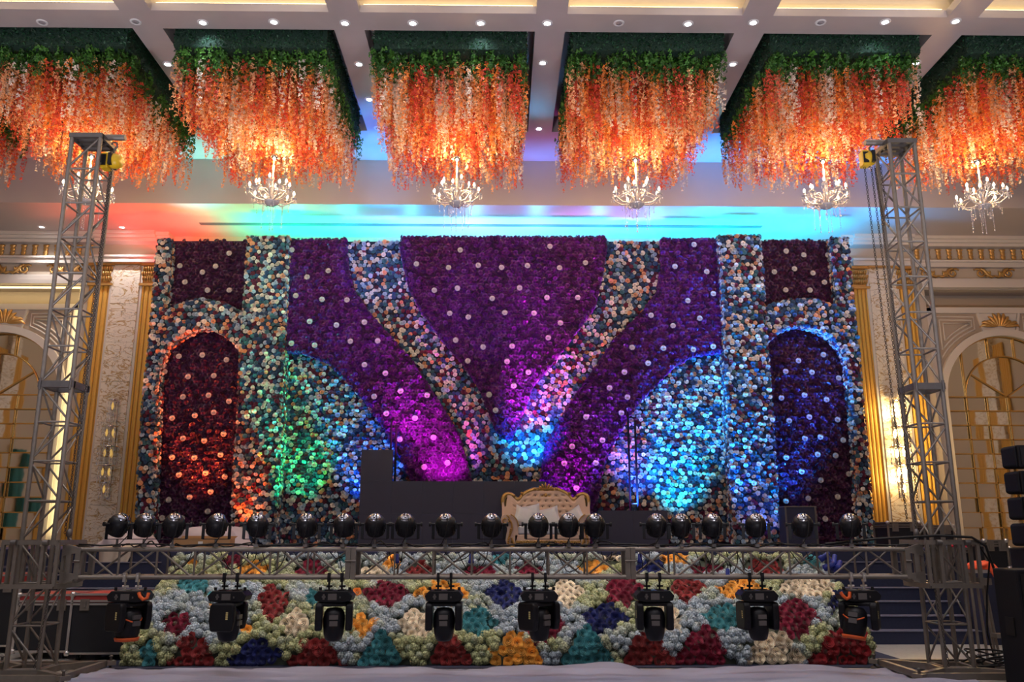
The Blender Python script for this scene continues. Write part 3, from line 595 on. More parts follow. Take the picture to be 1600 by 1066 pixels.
# ================================================================== CHANDELIERS
def chandelier():
    t = thing('crystal_chandelier', '', 'chandelier', (0, 0, 0), 0, 'crystal chandeliers hanging below the flower clouds')
    # origin = centre of the lower bowl
    MB().tube((0, 0, .86), (0, 0, 2.12), .008, 6).build('suspension_rod', M['chrome'], t)
    MB().lathe([(.01, .80), (.03, .82), (.06, .86), (.07, .90), (.06, .91), (.01, .91)], 16).build('canopy', M['chrome'], t)
    MB().lathe([(.012, .82), (.016, .62), (.014, .5), (.035, .44), (.016, .40), (.018, .34), (.05, .28), (.025, .23), (.03, .14), (.06, .08), (.03, .03), (.04, -.02)], 12).build('stem', M['crystal'], t)
    MB().lathe([(.01, -.07), (.08, -.055), (.13, -.01), (.14, .02), (.12, .015), (.01, -.02)], 18).build('bowl', M['crystal'], t)
    arm = None
    for k in range(12):
        up = k % 3 == 2; r, h = (.24, .30) if up else (.40, .14); a = 2*math.pi*k/12+.2
        m = MB(); m.path([(.03, 0, .05), (r*.35, 0, -.03+h*.3), (r*.7, 0, -.05+h*.5), (r*.97, 0, h*.7), (r, 0, h)], .012, 5)
        m.path([(.04, 0, .12), (r*.4, 0, .17+h*.3), (r*.75, 0, .10+h*.4), (r*.9, 0, h*.55)], .008, 5)
        m.lathe([(.01, h), (.055, h+.015), (.06, h+.022), (.018, h+.02), (.018, h+.07), (.022, h+.075), (.01, h+.08)], 10, Matrix.Translation((r, 0, 0)))
        for q in range(5): an = q*1.2566; m.path([(r+.055*math.cos(an), .055*math.sin(an), h+.01), (r+.055*math.cos(an), .055*math.sin(an), h-.03), (r+.055*math.cos(an), .055*math.sin(an), h-.075)], .006, 4, rs=[.003, .009, .002])
        o = m.build('arm', M['crystal'], t); o.rotation_euler = (0, 0, a)
        b = MB().lathe([(.008, 0), (.018, .012), (.022, .032), (.013, .06), (.002, .078)], 8, Matrix.Translation((r, 0, h+.08))).build('bulb', M['bulb'], o)
    for k in range(16):
        r = (.14, .30, .22)[k % 3] if k else 0; L = (.16, .10, .34)[k % 3]*1.1 if k else .46; a = k*2.4; m = MB(); z = -.04; n = int(L/.03)
        for i in range(n): m.lathe([(.001, z-i*.03), (.012, z-.010-i*.03), (.001, z-.021-i*.03)], 5, Matrix.Translation((r*math.cos(a), r*math.sin(a), 0)))
        m.lathe([(.001, z-n*.03), (.012, z-n*.03-.022), (.001, z-n*.03-.05)], 6, Matrix.Translation((r*math.cos(a), r*math.sin(a), 0)))
        m.build('crystal_strand', M['crystal'], t)
    return t
ch0 = chandelier()
CL = ['crystal chandelier behind the left truss tower', 'crystal chandelier below the second flower cloud from the left', 'crystal chandelier hanging over the pointed purple panel, left of the central beam',
      'crystal chandelier just right of the central ceiling beam', 'crystal chandelier between cyan ceiling glow and the right tower', 'crystal chandelier to the right of the right truss tower']
for i, px in enumerate((135, 424, 713, 995, 1291, 1535)):
    p = at(px, 314, 14.2); o = ch0 if i == 0 else copy_tree(ch0); o.location = (p.x, 14.2, 7.36); o.rotation_euler = (0, 0, i*.37); o['label'] = CL[i]
    l = bpy.data.lights.new('chandelier_lamp', 'POINT'); l.energy = 190; l.color = (1, .60, .24); l.shadow_soft_size = .3
    q = bpy.data.objects.new('chandelier_lamp', l); COL.objects.link(q); q.location = (p.x, 14.2, 8.08)
# ================================================================== THE WALL OF FLOWERS
MIXC = [((.70, .66, .62), .22), ((.34, .47, .62), .18), ((.03, .08, .19), .24), ((.66, .33, .19), .11), ((.13, .015, .05), .16), ((.05, .16, .22), .12)]
mc = np.array([c for c, p in MIXC]); mp = np.array([p for c, p in MIXC]); mp /= mp.sum()
def wpoly(pp, Y): return [(at(a, b, Y).x, max(1.385, at(a, b, Y).z)) for a, b in pp]
def floral(parent, part, pp, Y, thick, kind, edge=True, s=None, excl=()):
    poly = wpoly(pp, Y); a = np.array(poly)
    o = MB().prism(poly, Y+.03, Y+thick).build(part, M['mixbase' if kind == 'mix' else 'purplebase'], parent)
    s = s or (.095 if kind == 'mix' else .088)
    P = hexpts(a[:, 0].min(), a[:, 0].max(), a[:, 1].min(), a[:, 1].max(), s, .28 if kind == 'mix' else .2); P = P[inpoly(P, poly)]
    for e in excl: P = P[~inpoly(P, wpoly(e, Y))]
    pos = np.stack([P[:, 0], np.full(len(P), Y)+rng.uniform(-.02, .03, len(P)), P[:, 1]], 1); nr = np.tile((0, -1., .12), (len(P), 1))
    if edge:      # flowers wrapped round the edge of the panel
        ep, en = [], []
        ar = sum(poly[i][0]*poly[(i+1) % len(poly)][1]-poly[(i+1) % len(poly)][0]*poly[i][1] for i in range(len(poly))); sg = 1 if ar > 0 else -1
        for i in range(len(poly)):
            p, q = np.array(poly[i]), np.array(poly[(i+1) % len(poly)]); L = np.linalg.norm(q-p)
            if L < 1e-4: continue
            d = (q-p)/L; nn = np.array((d[1], -d[0]))*sg
            if nn[1] > .9 and False: continue
            for k in range(int(L/(s*.9))+1):
                for dy in np.arange(.02, thick-.02, s*.9):
                    c = p+d*(k+rng.uniform(-.3, .3))*s*.9+nn*.0
                    if c[1] < 1.42: continue
                    ep.append((c[0], Y+dy+rng.uniform(-.02, .02), c[1])); en.append((nn[0], -.35, nn[1]))
        if ep: pos = np.concatenate([pos, ep]); nr = np.concatenate([nr, en])
    n = len(pos); r = s*rng.uniform(.44, .62, n)
    if kind == 'mix':
        col = mc[rng.choice(len(mc), n, p=mp)]*rng.uniform(.75, 1.2, (n, 1)); half = rng.random(n) < .6; Rm = frames(nr, .3)
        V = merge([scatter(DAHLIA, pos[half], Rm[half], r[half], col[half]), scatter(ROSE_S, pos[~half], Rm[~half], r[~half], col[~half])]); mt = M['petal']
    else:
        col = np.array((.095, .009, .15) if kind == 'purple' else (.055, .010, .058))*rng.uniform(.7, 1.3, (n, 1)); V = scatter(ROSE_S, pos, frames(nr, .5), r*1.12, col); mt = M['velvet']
    stuff(link('flowers', raw_mesh('flowers', *V, mt), o)); return o
DOT = None
def dots(parent, pp, Y, sp=46):
    global DOT
    P = np.array(pp, float); cx_, cy_ = P.mean(0); Q = P+(np.array((cx_, cy_))-P)*.0
    H = hexpts(P[:, 0].min()+rng.uniform(0, 20), P[:, 0].max(), P[:, 1].min()+12, P[:, 1].max(), sp, .22); keep = inpoly(H, pp)
    for dx, dy in ((8, 0), (-8, 0), (0, 8), (0, -8)): keep &= inpoly(H+np.array((dx, dy)), pp)
    for a, b in H[keep]:
        p = at(a, b, Y-.06)
        if p.z < 1.5: continue
        if DOT is None:
            DOT = raw_mesh('white_dahlia', *scatter(DAHLIA, np.zeros((1, 3)), np.eye(3)[None], [.060], np.array([(.50, .48, .50)])), M['petal'])
        o = bpy.data.objects.new('white_dahlia', DOT); COL.objects.link(o); o.parent = parent; o.location = p; o.rotation_euler = (math.pi/2+rnd.uniform(-.15, .1), rnd.uniform(-.15, .15), 0)
VP_ = [(628, 370), (626, 385), (640, 449), (662, 490), (693, 531), (726, 569), (753, 610), (768, 651), (779, 674), (790, 684), (798, 684), (806, 668), (811, 659), (830, 603), (860, 569), (894, 524), (928, 479), (941, 426), (947, 385), (944, 370)]
BL = [(443, 374), (538, 374), (541, 415), (550, 453), (576, 490), (610, 528), (640, 561), (663, 595), (689, 636), (715, 678), (726, 715), (735, 755), (745, 852), (660, 852), (650, 770), (633, 726), (618, 700), (603, 670), (573, 629), (543, 595), (513, 565), (475, 550), (440, 547)]
BR = [(1131, 374), (1035, 374), (1036, 415), (1029, 456), (1003, 490), (961, 531), (931, 576), (901, 618), (871, 666), (853, 700), (846, 755), (838, 852), (922, 852), (934, 770), (943, 719), (961, 685), (991, 636), (1025, 599), (1055, 569), (1085, 554), (1134, 548)]
PLx = [(387, 370), (449, 370), (445, 471), (441, 550), (437, 678), (432, 760), (428, 852), (362, 852), (364, 750), (370, 678), (375, 550), (383, 452)]
PRx = [(1124, 368), (1187, 368), (1193, 440), (1198, 527), (1205, 620), (1211, 717), (1219, 852), (1150, 852), (1142, 700), (1139, 640), (1134, 527), (1129, 440)]
center = thing('flower_wall', 'central wall of purple and mixed flowers with a pointed purple panel', 'flower wall', (HX, 18.3, 1.38))
def inv(o, p): o.matrix_parent_inverse = Matrix.Translation(-wloc(p))
center.location = (0, 0, 0)
floral(center, 'mixed_flower_ground', [(445, 377), (1130, 377), (1145, 852), (432, 852)], 18.22, .14, 'mix', False, excl=(BL, BR, [(p[0]*.94+47, p[1]*.94+20) for p in VP_]))
floral(center, 'pointed_purple_panel', VP_, 17.95, .26, 'purple'); floral(center, 'left_purple_band', BL, 17.97, .24, 'purple'); floral(center, 'right_purple_band', BR, 17.97, .24, 'purple')
for pp in (VP_, BL, BR): dots(center, pp, 17.95, 44)
for pp, nm, lb in ((PLx, 'left', 'tall column of mixed roses left of the purple wall, teal lit above and orange below'), (PRx, 'right', 'tall column of mixed roses right of the purple wall, lit blue')):
    t = thing('flower_pillar', lb, 'flower pillar'); floral(t, 'pillar_core', pp, 17.75, .5, 'mix')
WL = dict(frame=[(247, 374), (265, 374), (261, 430), (256, 487), (281, 475), (315, 467), (349, 474), (378, 489), (376, 552), (369, 538), (353, 524), (330, 512), (308, 512), (281, 524), (259, 542), (246, 575), (240, 737), (236, 852), (211, 852), (217, 737), (222, 640), (232, 540), (240, 450)],
          up=[(258, 376), (388, 376), (384, 500), (250, 500)], low=[(236, 500), (378, 500), (366, 852), (228, 852)],
          upd=[(268, 380), (384, 380), (380, 468), (262, 468)], lowd=[(250, 545), (369, 545), (362, 845), (240, 845)])
WR = dict(frame=[(1300, 372), (1324, 372), (1330, 430), (1334, 480), (1341, 540), (1348, 620), (1358, 737), (1367, 852), (1345, 852), (1341, 738), (1336, 659), (1330, 602), (1326, 565), (1316, 542), (1297, 524), (1275, 511), (1249, 507), (1219, 516), (1202, 532), (1193, 545), (1190, 482), (1200, 478), (1237, 468), (1275, 468), (1312, 481), (1306, 430)],
          up=[(1186, 376), (1316, 376), (1325, 500), (1192, 500)], low=[(1195, 500), (1335, 500), (1352, 852), (1214, 852)],
          upd=[(1192, 380), (1304, 380), (1308, 466), (1198, 466)], lowd=[(1204, 545), (1326, 545), (1340, 845), (1218, 845)])
for W_, lb in ((WL, 'flower covered arch wing on the left with dark purple panel, orange lit'), (WR, 'flower covered arch wing on the right with dark purple panel, blue lit')):
    t = thing('flower_arch', lb, 'flower arch')
    floral(t, 'arch_frame', W_['frame'], 17.82, .38, 'mix'); floral(t, 'upper_panel', W_['up'], 18.12, .14, 'dark', False); floral(t, 'lower_panel', W_['low'], 18.18, .14, 'dark', False)
    dots(t, W_['upd'], 18.12, 32); dots(t, W_['lowd'], 18.18, 36)
# ================================================================== THE FLOWER BED
PRF = [(11.32, .02), (11.36, .28), (11.62, .52), (12.0, .76), (12.72, 1.08), (12.86, 1.27), (13.2, 1.31)]
BX0, BX1 = -4.68, 4.72
seg = [math.dist(PRF[i], PRF[i+1]) for i in range(len(PRF)-1)]; TOT = sum(seg)
def prof(s):
    for i, L in enumerate(seg):
        if s <= L or i == len(seg)-1:
            t = s/L; a, b = PRF[i], PRF[i+1]; d = np.array((b[0]-a[0], b[1]-a[1]))/L; return a[0]+d[0]*s, a[1]+d[1]*s, (-d[1], d[0])
        s -= L
bed = thing('flower_bed', 'sloping bed of rose patches and hydrangeas in front of the stage', 'flower bed')
MB().prism([(a+.04, b-.04) for a, b in PRF]+[(13.2, 0), (11.36, 0)], BX0+.05, BX1-.05, 'yz').build('bed_base', M['leafbase'], bed)
TE, MA, MR, NA, YE, CR_, DK = (.06, .25, .28), (.20, .012, .035), (.24, .028, .028), (.018, .025, .13), (.90, .42, .07), (.78, .66, .48), (.26, .015, .02)
B = 'b'; G = 'd'
PATCH = [(232, 1025, 13, 24, TE, 'r'), (303, 1044, 42, 50, MR, B), (403, 1044, 44, 46, NA, B), (496, 1044, 44, 48, MR, B), (597, 1044, 40, 52, TE, B), (702, 1044, 38, 52, MR, B), (803, 1042, 42, 54, YE, B), (915, 1042, 42, 58, TE, B),
 (1010, 1042, 42, 50, MR, B), (1100, 1040, 44, 58, MA, B), (1207, 1038, 46, 50, CR_, B), (1322, 1038, 56, 58, DK, B),
 (277, 978, 27, 17, MA, G), (464, 976, 27, 18, CR_, G), (565, 978, 20, 16, YE, G), (650, 975, 31, 24, CR_, G), (745, 974, 28, 22, TE, G), (848, 978, 36, 28, MA, G), (943, 968, 34, 24, NA, G), (1042, 970, 24, 24, CR_, G), (1130, 966, 30, 22, TE, G), (1240, 970, 36, 34, MA, G), (1303, 945, 12, 22, NA, G),
 (1160, 925, 38, 20, YE, G), (302, 914, 26, 16, TE, 'r'), (427, 943, 28, 28, MR, G), (490, 936, 13, 14, TE, G), (602, 930, 34, 22, MA, G), (692, 930, 42, 18, YE, G), (788, 930, 30, 24, NA, G), (884, 926, 28, 24, CR_, G), (972, 925, 30, 26, MA, G), (1072, 922, 28, 22, MR, G), (1262, 918, 46, 18, CR_, 'r'),
 (366, 876, 16, 10, MA, 'r'), (396, 893, 25, 14, YE, 'r'), (490, 893, 28, 14, MA, 'r'), (541, 875, 14, 8, TE, 'r'), (585, 896, 26, 14, CR_, 'r'), (655, 893, 26, 12, MR, 'r'), (612, 880, 14, 10, YE, 'r'), (748, 895, 28, 12, MA, 'r'), (782, 876, 16, 8, TE, 'r'), (828, 892, 24, 12, MA, 'r'), (924, 890, 24, 14, YE, 'r'), (952, 873, 16, 9, CR_, 'r'), (1015, 890, 26, 13, NA, 'r'),
 (1056, 876, 22, 9, YE, 'r'), (1102, 892, 26, 12, MA, 'r'), (1196, 888, 32, 14, MR, 'r'), (1270, 878, 20, 12, TE, 'r'), (318, 893, 7, 6, YE, 'r'), (305, 878, 7, 6, YE, 'r'), (350, 886, 7, 6, YE, 'r'), (330, 948, 8, 6, YE, 'r'), (345, 940, 6, 6, NA, 'r'), (322, 932, 8, 7, CR_, 'r'), (336, 934, 7, 6, TE, 'r'), (560, 925, 10, 7, ORNG, 'r'), (386, 984, 9, 6, YE, 'r'), (368, 996, 12, 6, TE, 'r'), (455, 993, 9, 5, MR, 'r')]
def patch_of(px, py):
    best = None
    for cx_, cy_, rx, ry, c_, k in PATCH:
        u = (px-cx_)/rx; v = (py-cy_)/ry
        if k == 'b': 
            if -1 < v < .4 and abs(u) < 1.02*(1-max(0, -v))**.6+.04: best = c_
        elif k == 'd':
            if abs(u)**1.25+abs(v)**1.25 < 1.08: best = c_
        elif u*u+v*v < 1: best = c_
    return best
roses, balls = [], []
sp = .128; j = 0; s_ = .05
while s_ < TOT:
    x = BX0+.05+(j % 2)*sp/2
    while x < BX1-.03:
        X_ = x+rnd.uniform(-.02, .02); sv = s_+rnd.uniform(-.02, .02); y, z, n2 = prof(max(0, sv)); px, py = proj((X_, y, z)); c_ = patch_of(px+rnd.uniform(-2, 2), py+rnd.uniform(-2, 2))
        if c_ is not None: roses.append((X_, y, z, (0, n2[0]-.6, n2[1]*.7+.1), c_))
        x += sp
    s_ += sp*.80; j += 1
sp = .098; j = 0; s_ = .03
while s_ < TOT:
    x = BX0+(j % 2)*sp/2
    while x < BX1:
        X_ = x+rnd.uniform(-.02, .02); sv = s_+rnd.uniform(-.02, .02); y, z, n2 = prof(max(0, sv)); px, py = proj((X_, y, z))
        if patch_of(px, py) is None: balls.append((X_, y, z, (0, n2[0], n2[1]+.15)))
        x += sp
    s_ += sp*.84; j += 1
for yy in np.arange(11.4, 13.2, .085):       # flanks of the bed
    zt = np.interp(yy, [p[0] for p in PRF], [p[1] for p in PRF])
    for zz in np.arange(.05, zt, .085):
        balls.append((BX0, yy, zz, (-1, -.3, .2))); balls.append((BX1, yy, zz, (1, -.3, .2)))
print('roses', len(roses), 'balls', len(balls))
roses.sort(key=lambda r: r[1]); RM = {}
big, small = roses[:300], roses[300:]
for i, (x, y, z, n, c_) in enumerate(big):
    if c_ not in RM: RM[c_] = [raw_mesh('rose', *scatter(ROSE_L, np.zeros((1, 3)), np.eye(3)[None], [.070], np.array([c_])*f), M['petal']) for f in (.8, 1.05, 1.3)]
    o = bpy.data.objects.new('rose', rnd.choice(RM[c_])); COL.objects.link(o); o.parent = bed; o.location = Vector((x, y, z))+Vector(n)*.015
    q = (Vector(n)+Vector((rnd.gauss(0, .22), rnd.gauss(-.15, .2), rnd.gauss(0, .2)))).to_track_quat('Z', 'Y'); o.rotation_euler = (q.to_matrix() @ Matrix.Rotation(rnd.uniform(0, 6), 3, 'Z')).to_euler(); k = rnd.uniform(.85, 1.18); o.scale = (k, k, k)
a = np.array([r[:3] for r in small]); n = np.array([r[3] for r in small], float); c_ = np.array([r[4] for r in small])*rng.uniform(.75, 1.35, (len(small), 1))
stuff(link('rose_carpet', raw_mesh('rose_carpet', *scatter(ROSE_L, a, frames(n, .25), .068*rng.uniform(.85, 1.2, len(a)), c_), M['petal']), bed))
GRN_, BLU_ = (.50, .53, .27), (.43, .51, .58)
balls.sort(key=lambda r: r[1]+rnd.uniform(-.15, .15))
def bcol(x, y, z):
    v = noise.noise(Vector((x*1.1, y*1.6, z*2.2)))+.8*math.sin((y-11.3)*5.2+x*.4)*.25; m_ = min(1, max(0, .5+v*2.2)); m_ = min(1, max(0, m_+rnd.uniform(-.3, .3)))
    return np.array(GRN_)*(1-m_)+np.array(BLU_)*m_
BME = {}
for i, (x, y, z, n) in enumerate(balls[:300]):
    m_ = bcol(x, y, z); key = (rnd.randrange(2), int(m_[2]*12))
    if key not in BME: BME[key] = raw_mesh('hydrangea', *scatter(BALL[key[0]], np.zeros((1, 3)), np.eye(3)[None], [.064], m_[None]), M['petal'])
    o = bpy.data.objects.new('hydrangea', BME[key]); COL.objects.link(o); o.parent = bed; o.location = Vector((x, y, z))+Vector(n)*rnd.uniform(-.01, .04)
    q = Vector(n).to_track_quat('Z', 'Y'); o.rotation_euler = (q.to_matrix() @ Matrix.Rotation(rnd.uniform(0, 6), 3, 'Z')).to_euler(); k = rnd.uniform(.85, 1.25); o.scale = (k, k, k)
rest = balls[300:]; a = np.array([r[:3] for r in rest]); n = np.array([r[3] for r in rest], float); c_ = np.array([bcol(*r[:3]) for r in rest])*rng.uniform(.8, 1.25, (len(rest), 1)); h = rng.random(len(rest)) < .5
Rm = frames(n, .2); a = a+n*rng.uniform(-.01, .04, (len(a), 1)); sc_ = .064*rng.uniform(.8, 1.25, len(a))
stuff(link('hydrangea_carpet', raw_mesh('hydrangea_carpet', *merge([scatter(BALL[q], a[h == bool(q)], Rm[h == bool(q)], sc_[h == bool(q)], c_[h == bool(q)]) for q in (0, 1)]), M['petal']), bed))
# ================================================================== TRUSS AND TOWERS
YF, YR = 10.30, 10.64; ZT, ZB = 1.44, 1.125
XL, XR = at(118, 880, YF).x, at(1422, 880, YF).x
J1, J2 = at(548, 880, YF).x, at(985, 880, YF).x
tr = thing('box_truss', 'horizontal aluminium box truss carrying all the lamps between the two towers', 'truss', ((XL+XR)/2, (YF+YR)/2, 1.28))
def tb(parent, name, mb, m='alu'): return mb.build(name, M[m], parent, world=True)
for a, b in ((XL, J1), (J1, J2), (J2, XR)):
    for y in (YF, YR):
        for z in (ZT, ZB): tb(tr, 'chord', MB().tube((a+.012, y, z), (b-.012, y, z), .026, 10))
    n = 7; xs = [a+.06+(b-a-.12)*i/n for i in range(n+1)]
    for y in (YF, YR):
        for i, x in enumerate(xs):
            if 0 < i < n: tb(tr, 'upright', MB().tube((x, y, ZB), (x, y, ZT), .013, 6))
        for i in range(n):
            z0, z1 = (ZT, ZB) if (i+(y == YR)) % 2 == 0 else (ZB, ZT); tb(tr, 'diagonal', MB().tube((xs[i]+.02, y, z0), (xs[i+1]-.02, y, z1), .013, 6))
    for i in range(0, n+1):
        for z in (ZT, ZB): tb(tr, 'cross_bar', MB().tube((xs[i], YF, z), (xs[i], YR, z), .011, 6))
    for x in (a+.03, b-.03):
        tb(tr, 'end_plate', MB().bb(x-.028, x+.028, YF-.028, YF+.03, ZB-.02, ZT+.02).bb(x-.028, x+.028, YR-.03, YR+.028, ZB-.02, ZT+.02).bb(x-.02, x+.02, YF, YR, ZT-.02, ZT+.01).bb(x-.02, x+.02, YF, YR, ZB-.01, ZB+.02).tube((x-.035, YF-.035, ZT-.13), (x+.035, YF-.035, ZT-.13), .012, 6))
def tower(x0, x1, side):
    s = 1 if side == 'left' else -1
    t = thing('truss_tower', 'tall square aluminium truss tower on the %s with a chain hoist at its top' % side, 'tower', ((x0+x1)/2, 10.5, 0), 0, 'lifting towers of the lighting truss')
    zt = 6.69; ya, yb = YF, YR+.04; lv = [.12+.47*k for k in range(14)]
    for x in (x0, x1):
        for y in (ya, yb): tb(t, 'leg', MB().tube((x, y, .1), (x, y, zt), .027, 10))
    for k, z in enumerate(lv):
        for a, b in (((x0, ya), (x1, ya)), ((x0, yb), (x1, yb)), ((x0, ya), (x0, yb)), ((x1, ya), (x1, yb))):
            tb(t, 'rung', MB().tube((*a, z), (*b, z), .013, 6))
            if z+.47 < zt+.05:
                zz = (z, z+.47) if k % 2 else (z+.47, z)
                tb(t, 'diagonal', MB().tube((a[0], a[1], zz[0]+(.03 if k % 2 else -.03)), (b[0], b[1], zz[1]-(.03 if k % 2 else -.03)), .013, 6))
    pl = MB().bb(x0-.03, x1+.03, ya-.03, ya+.03, 3.36, 3.44).bb(x0-.03, x1+.03, yb-.03, yb+.03, 3.36, 3.44).bb(x0-.03, x0+.03, ya, yb, 3.36, 3.44).bb(x1-.03, x1+.03, ya, yb, 3.36, 3.44)
    for x in (x0, x1):
        for y in (ya-.035, yb+.035): pl.tube((x, y, 3.33), (x, y, 3.47), .016, 6)
    tb(t, 'joint_collar', pl, 'aludark')
    tb(t, 'top_frame', MB().bb(x0-.03, x1+.03, ya-.03, ya+.03, zt-.03, zt+.03).bb(x0-.03, x1+.03, yb-.03, yb+.03, zt-.03, zt+.03).bb(x0-.03, x0+.03, ya, yb, zt-.03, zt+.03).bb(x1-.03, x1+.03, ya, yb, zt-.03, zt+.03).bb(x0, x1, ya+.1, ya+.16, zt-.03, zt+.02).bb(x0, x1, yb-.16, yb-.10, zt-.03, zt+.02), 'aludark')
    xi = x1 if s > 0 else x0
    tb(t, 'hoist_arm', MB().tube((xi-s*.2, 10.45, zt+.05), (xi+s*.25, 10.45, zt+.05), .04, 10), 'alu')
    # base ring and outriggers
    b = MB().bb(x0-.05, x1+.05, ya-.06, ya+.02, .05, .12).bb(x0-.05, x1+.05, yb-.02, yb+.06, .05, .12).bb(x0-.06, x0+.0, ya, yb, .05, .12).bb(x1, x1+.06, ya, yb, .05, .12)
    tb(t, 'base_ring', b)
    xm, ym = (x0+x1)/2, (ya+yb)/2
    for q in ((-1, -1), (1, -1), (1, 1), (-1, 1)):
        f = MB(); f.bar((xm+q[0]*.15, ym+q[1]*.16, .085), (xm+q[0]*.62, ym+q[1]*.55, .085), .07, .07); f.bar((xm+q[0]*.62, ym+q[1]*.55, .085), (xm+q[0]*.70, ym+q[1]*.61, .085), .12, .05)
        tb(t, 'outrigger', f)
        tb(t, 'levelling_foot', MB().lathe([(.05, 0), (.055, .02), (.016, .03), (.016, .15), (.03, .16), (.01, .17)], 10, Matrix.Translation((xm+q[0]*.66, ym+q[1]*.58, 0))), 'aludark')
    for (qa, qb) in (((-1, -1), (1, -1)), ((1, -1), (1, 1)), ((1, 1), (-1, 1)), ((-1, 1), (-1, -1))):
        tb(t, 'base_beam', MB().bar((xm+qa[0]*.6, ym+qa[1]*.54, .075), (xm+qb[0]*.6, ym+qb[1]*.54, .075), .06, .07))
    # sleeve block that rides on the tower and carries the truss
    sl = thing('sleeve_block', 'open aluminium sleeve frame gripping the %s tower at truss height' % side, 'truss sleeve', (xm, ym, 1.28), 0, 'sleeve blocks of the towers')
    e = .13; X0_, X1_, Y0_, Y1_ = x0-e, x1+e, ya-e, yb+e; za, zb = 1.03, 1.52
    for z in (za, zb):
        tb(sl, 'ring_bar', MB().bb(X0_, X1_, Y0_-.02, Y0_+.02, z-.025, z+.025)); tb(sl, 'ring_bar', MB().bb(X0_, X1_, Y1_-.02, Y1_+.02, z-.025, z+.025))
        tb(sl, 'ring_bar', MB().bb(X0_-.025, X0_+.025, Y0_, Y1_, z-.03, z+.03)); tb(sl, 'ring_bar', MB().bb(X1_-.025, X1_+.025, Y0_, Y1_, z-.03, z+.03))
    for x in (X0_, X0_+.15, X1_-.17, X1_):
        for y in (Y0_, Y1_): tb(sl, 'post', MB().bb(x-.019, x+.019, y-.019, y+.019, za, zb))
    for x in (X0_, X1_):
        for y in (ya+.03, yb-.03): tb(sl, 'post', MB().bb(x-.019, x+.019, y-.019, y+.019, za, zb))
    for x in (x0, x1): tb(sl, 'roller', MB().tube((x-.03, Y0_-.03, zb), (x+.03, Y0_-.03, zb), .035, 10), 'aludark')
    xe = X1_ if s > 0 else X0_; xt = XL if s > 0 else XR
    for y in (YF, YR):
        tb(sl, 'truss_bracket', MB().prism([(xe, zb-.02), (xe+s*.05, zb-.02), (xt, ZT+.03), (xt, ZT-.04), (xe+s*.05, ZT-.06), (xe, ZT-.08)], y-.02, y+.02).prism([(xe, za+.04), (xe+s*.05, za+.02), (xt, ZB-.03), (xt, ZB+.04), (xe, ZB+.06)], y-.02, y+.02))
    tb(sl, 'bracket_post', MB().bb(xt-s*.08-.03, xt-s*.08+.03, YF-.02, YF+.03, ZB-.03, ZT+.03).bb(xt-s*.08-.03, xt-s*.08+.03, YR-.03, YR+.02, ZB-.03, ZT+.03))
    return t
def links(mb, a, b, r=.012, step=.031):
    a, b = Vector(a), Vector(b); L = (b-a).length; n = int(L/step); d = (b-a)/L; u, v = ortho(d)
    for i in range(n):
        p = a+d*(i+.5)*step; q = u if i % 2 else v
        mb.path([p+d*step*.62, p+d*step*.3+q*r, p-d*step*.3+q*r, p-d*step*.62, p-d*step*.3-q*r, p+d*step*.3-q*r], .0042, 4, closed=True)
    return mb
tl0, tl1 = at(113, 215, YF).x, at(157, 217, YF).x
tr0, tr1 = at(1388, 212, YF).x, at(1427, 212, YF).x
tower(tl0, tl1, 'left'); tower(tr0, tr1, 'right')
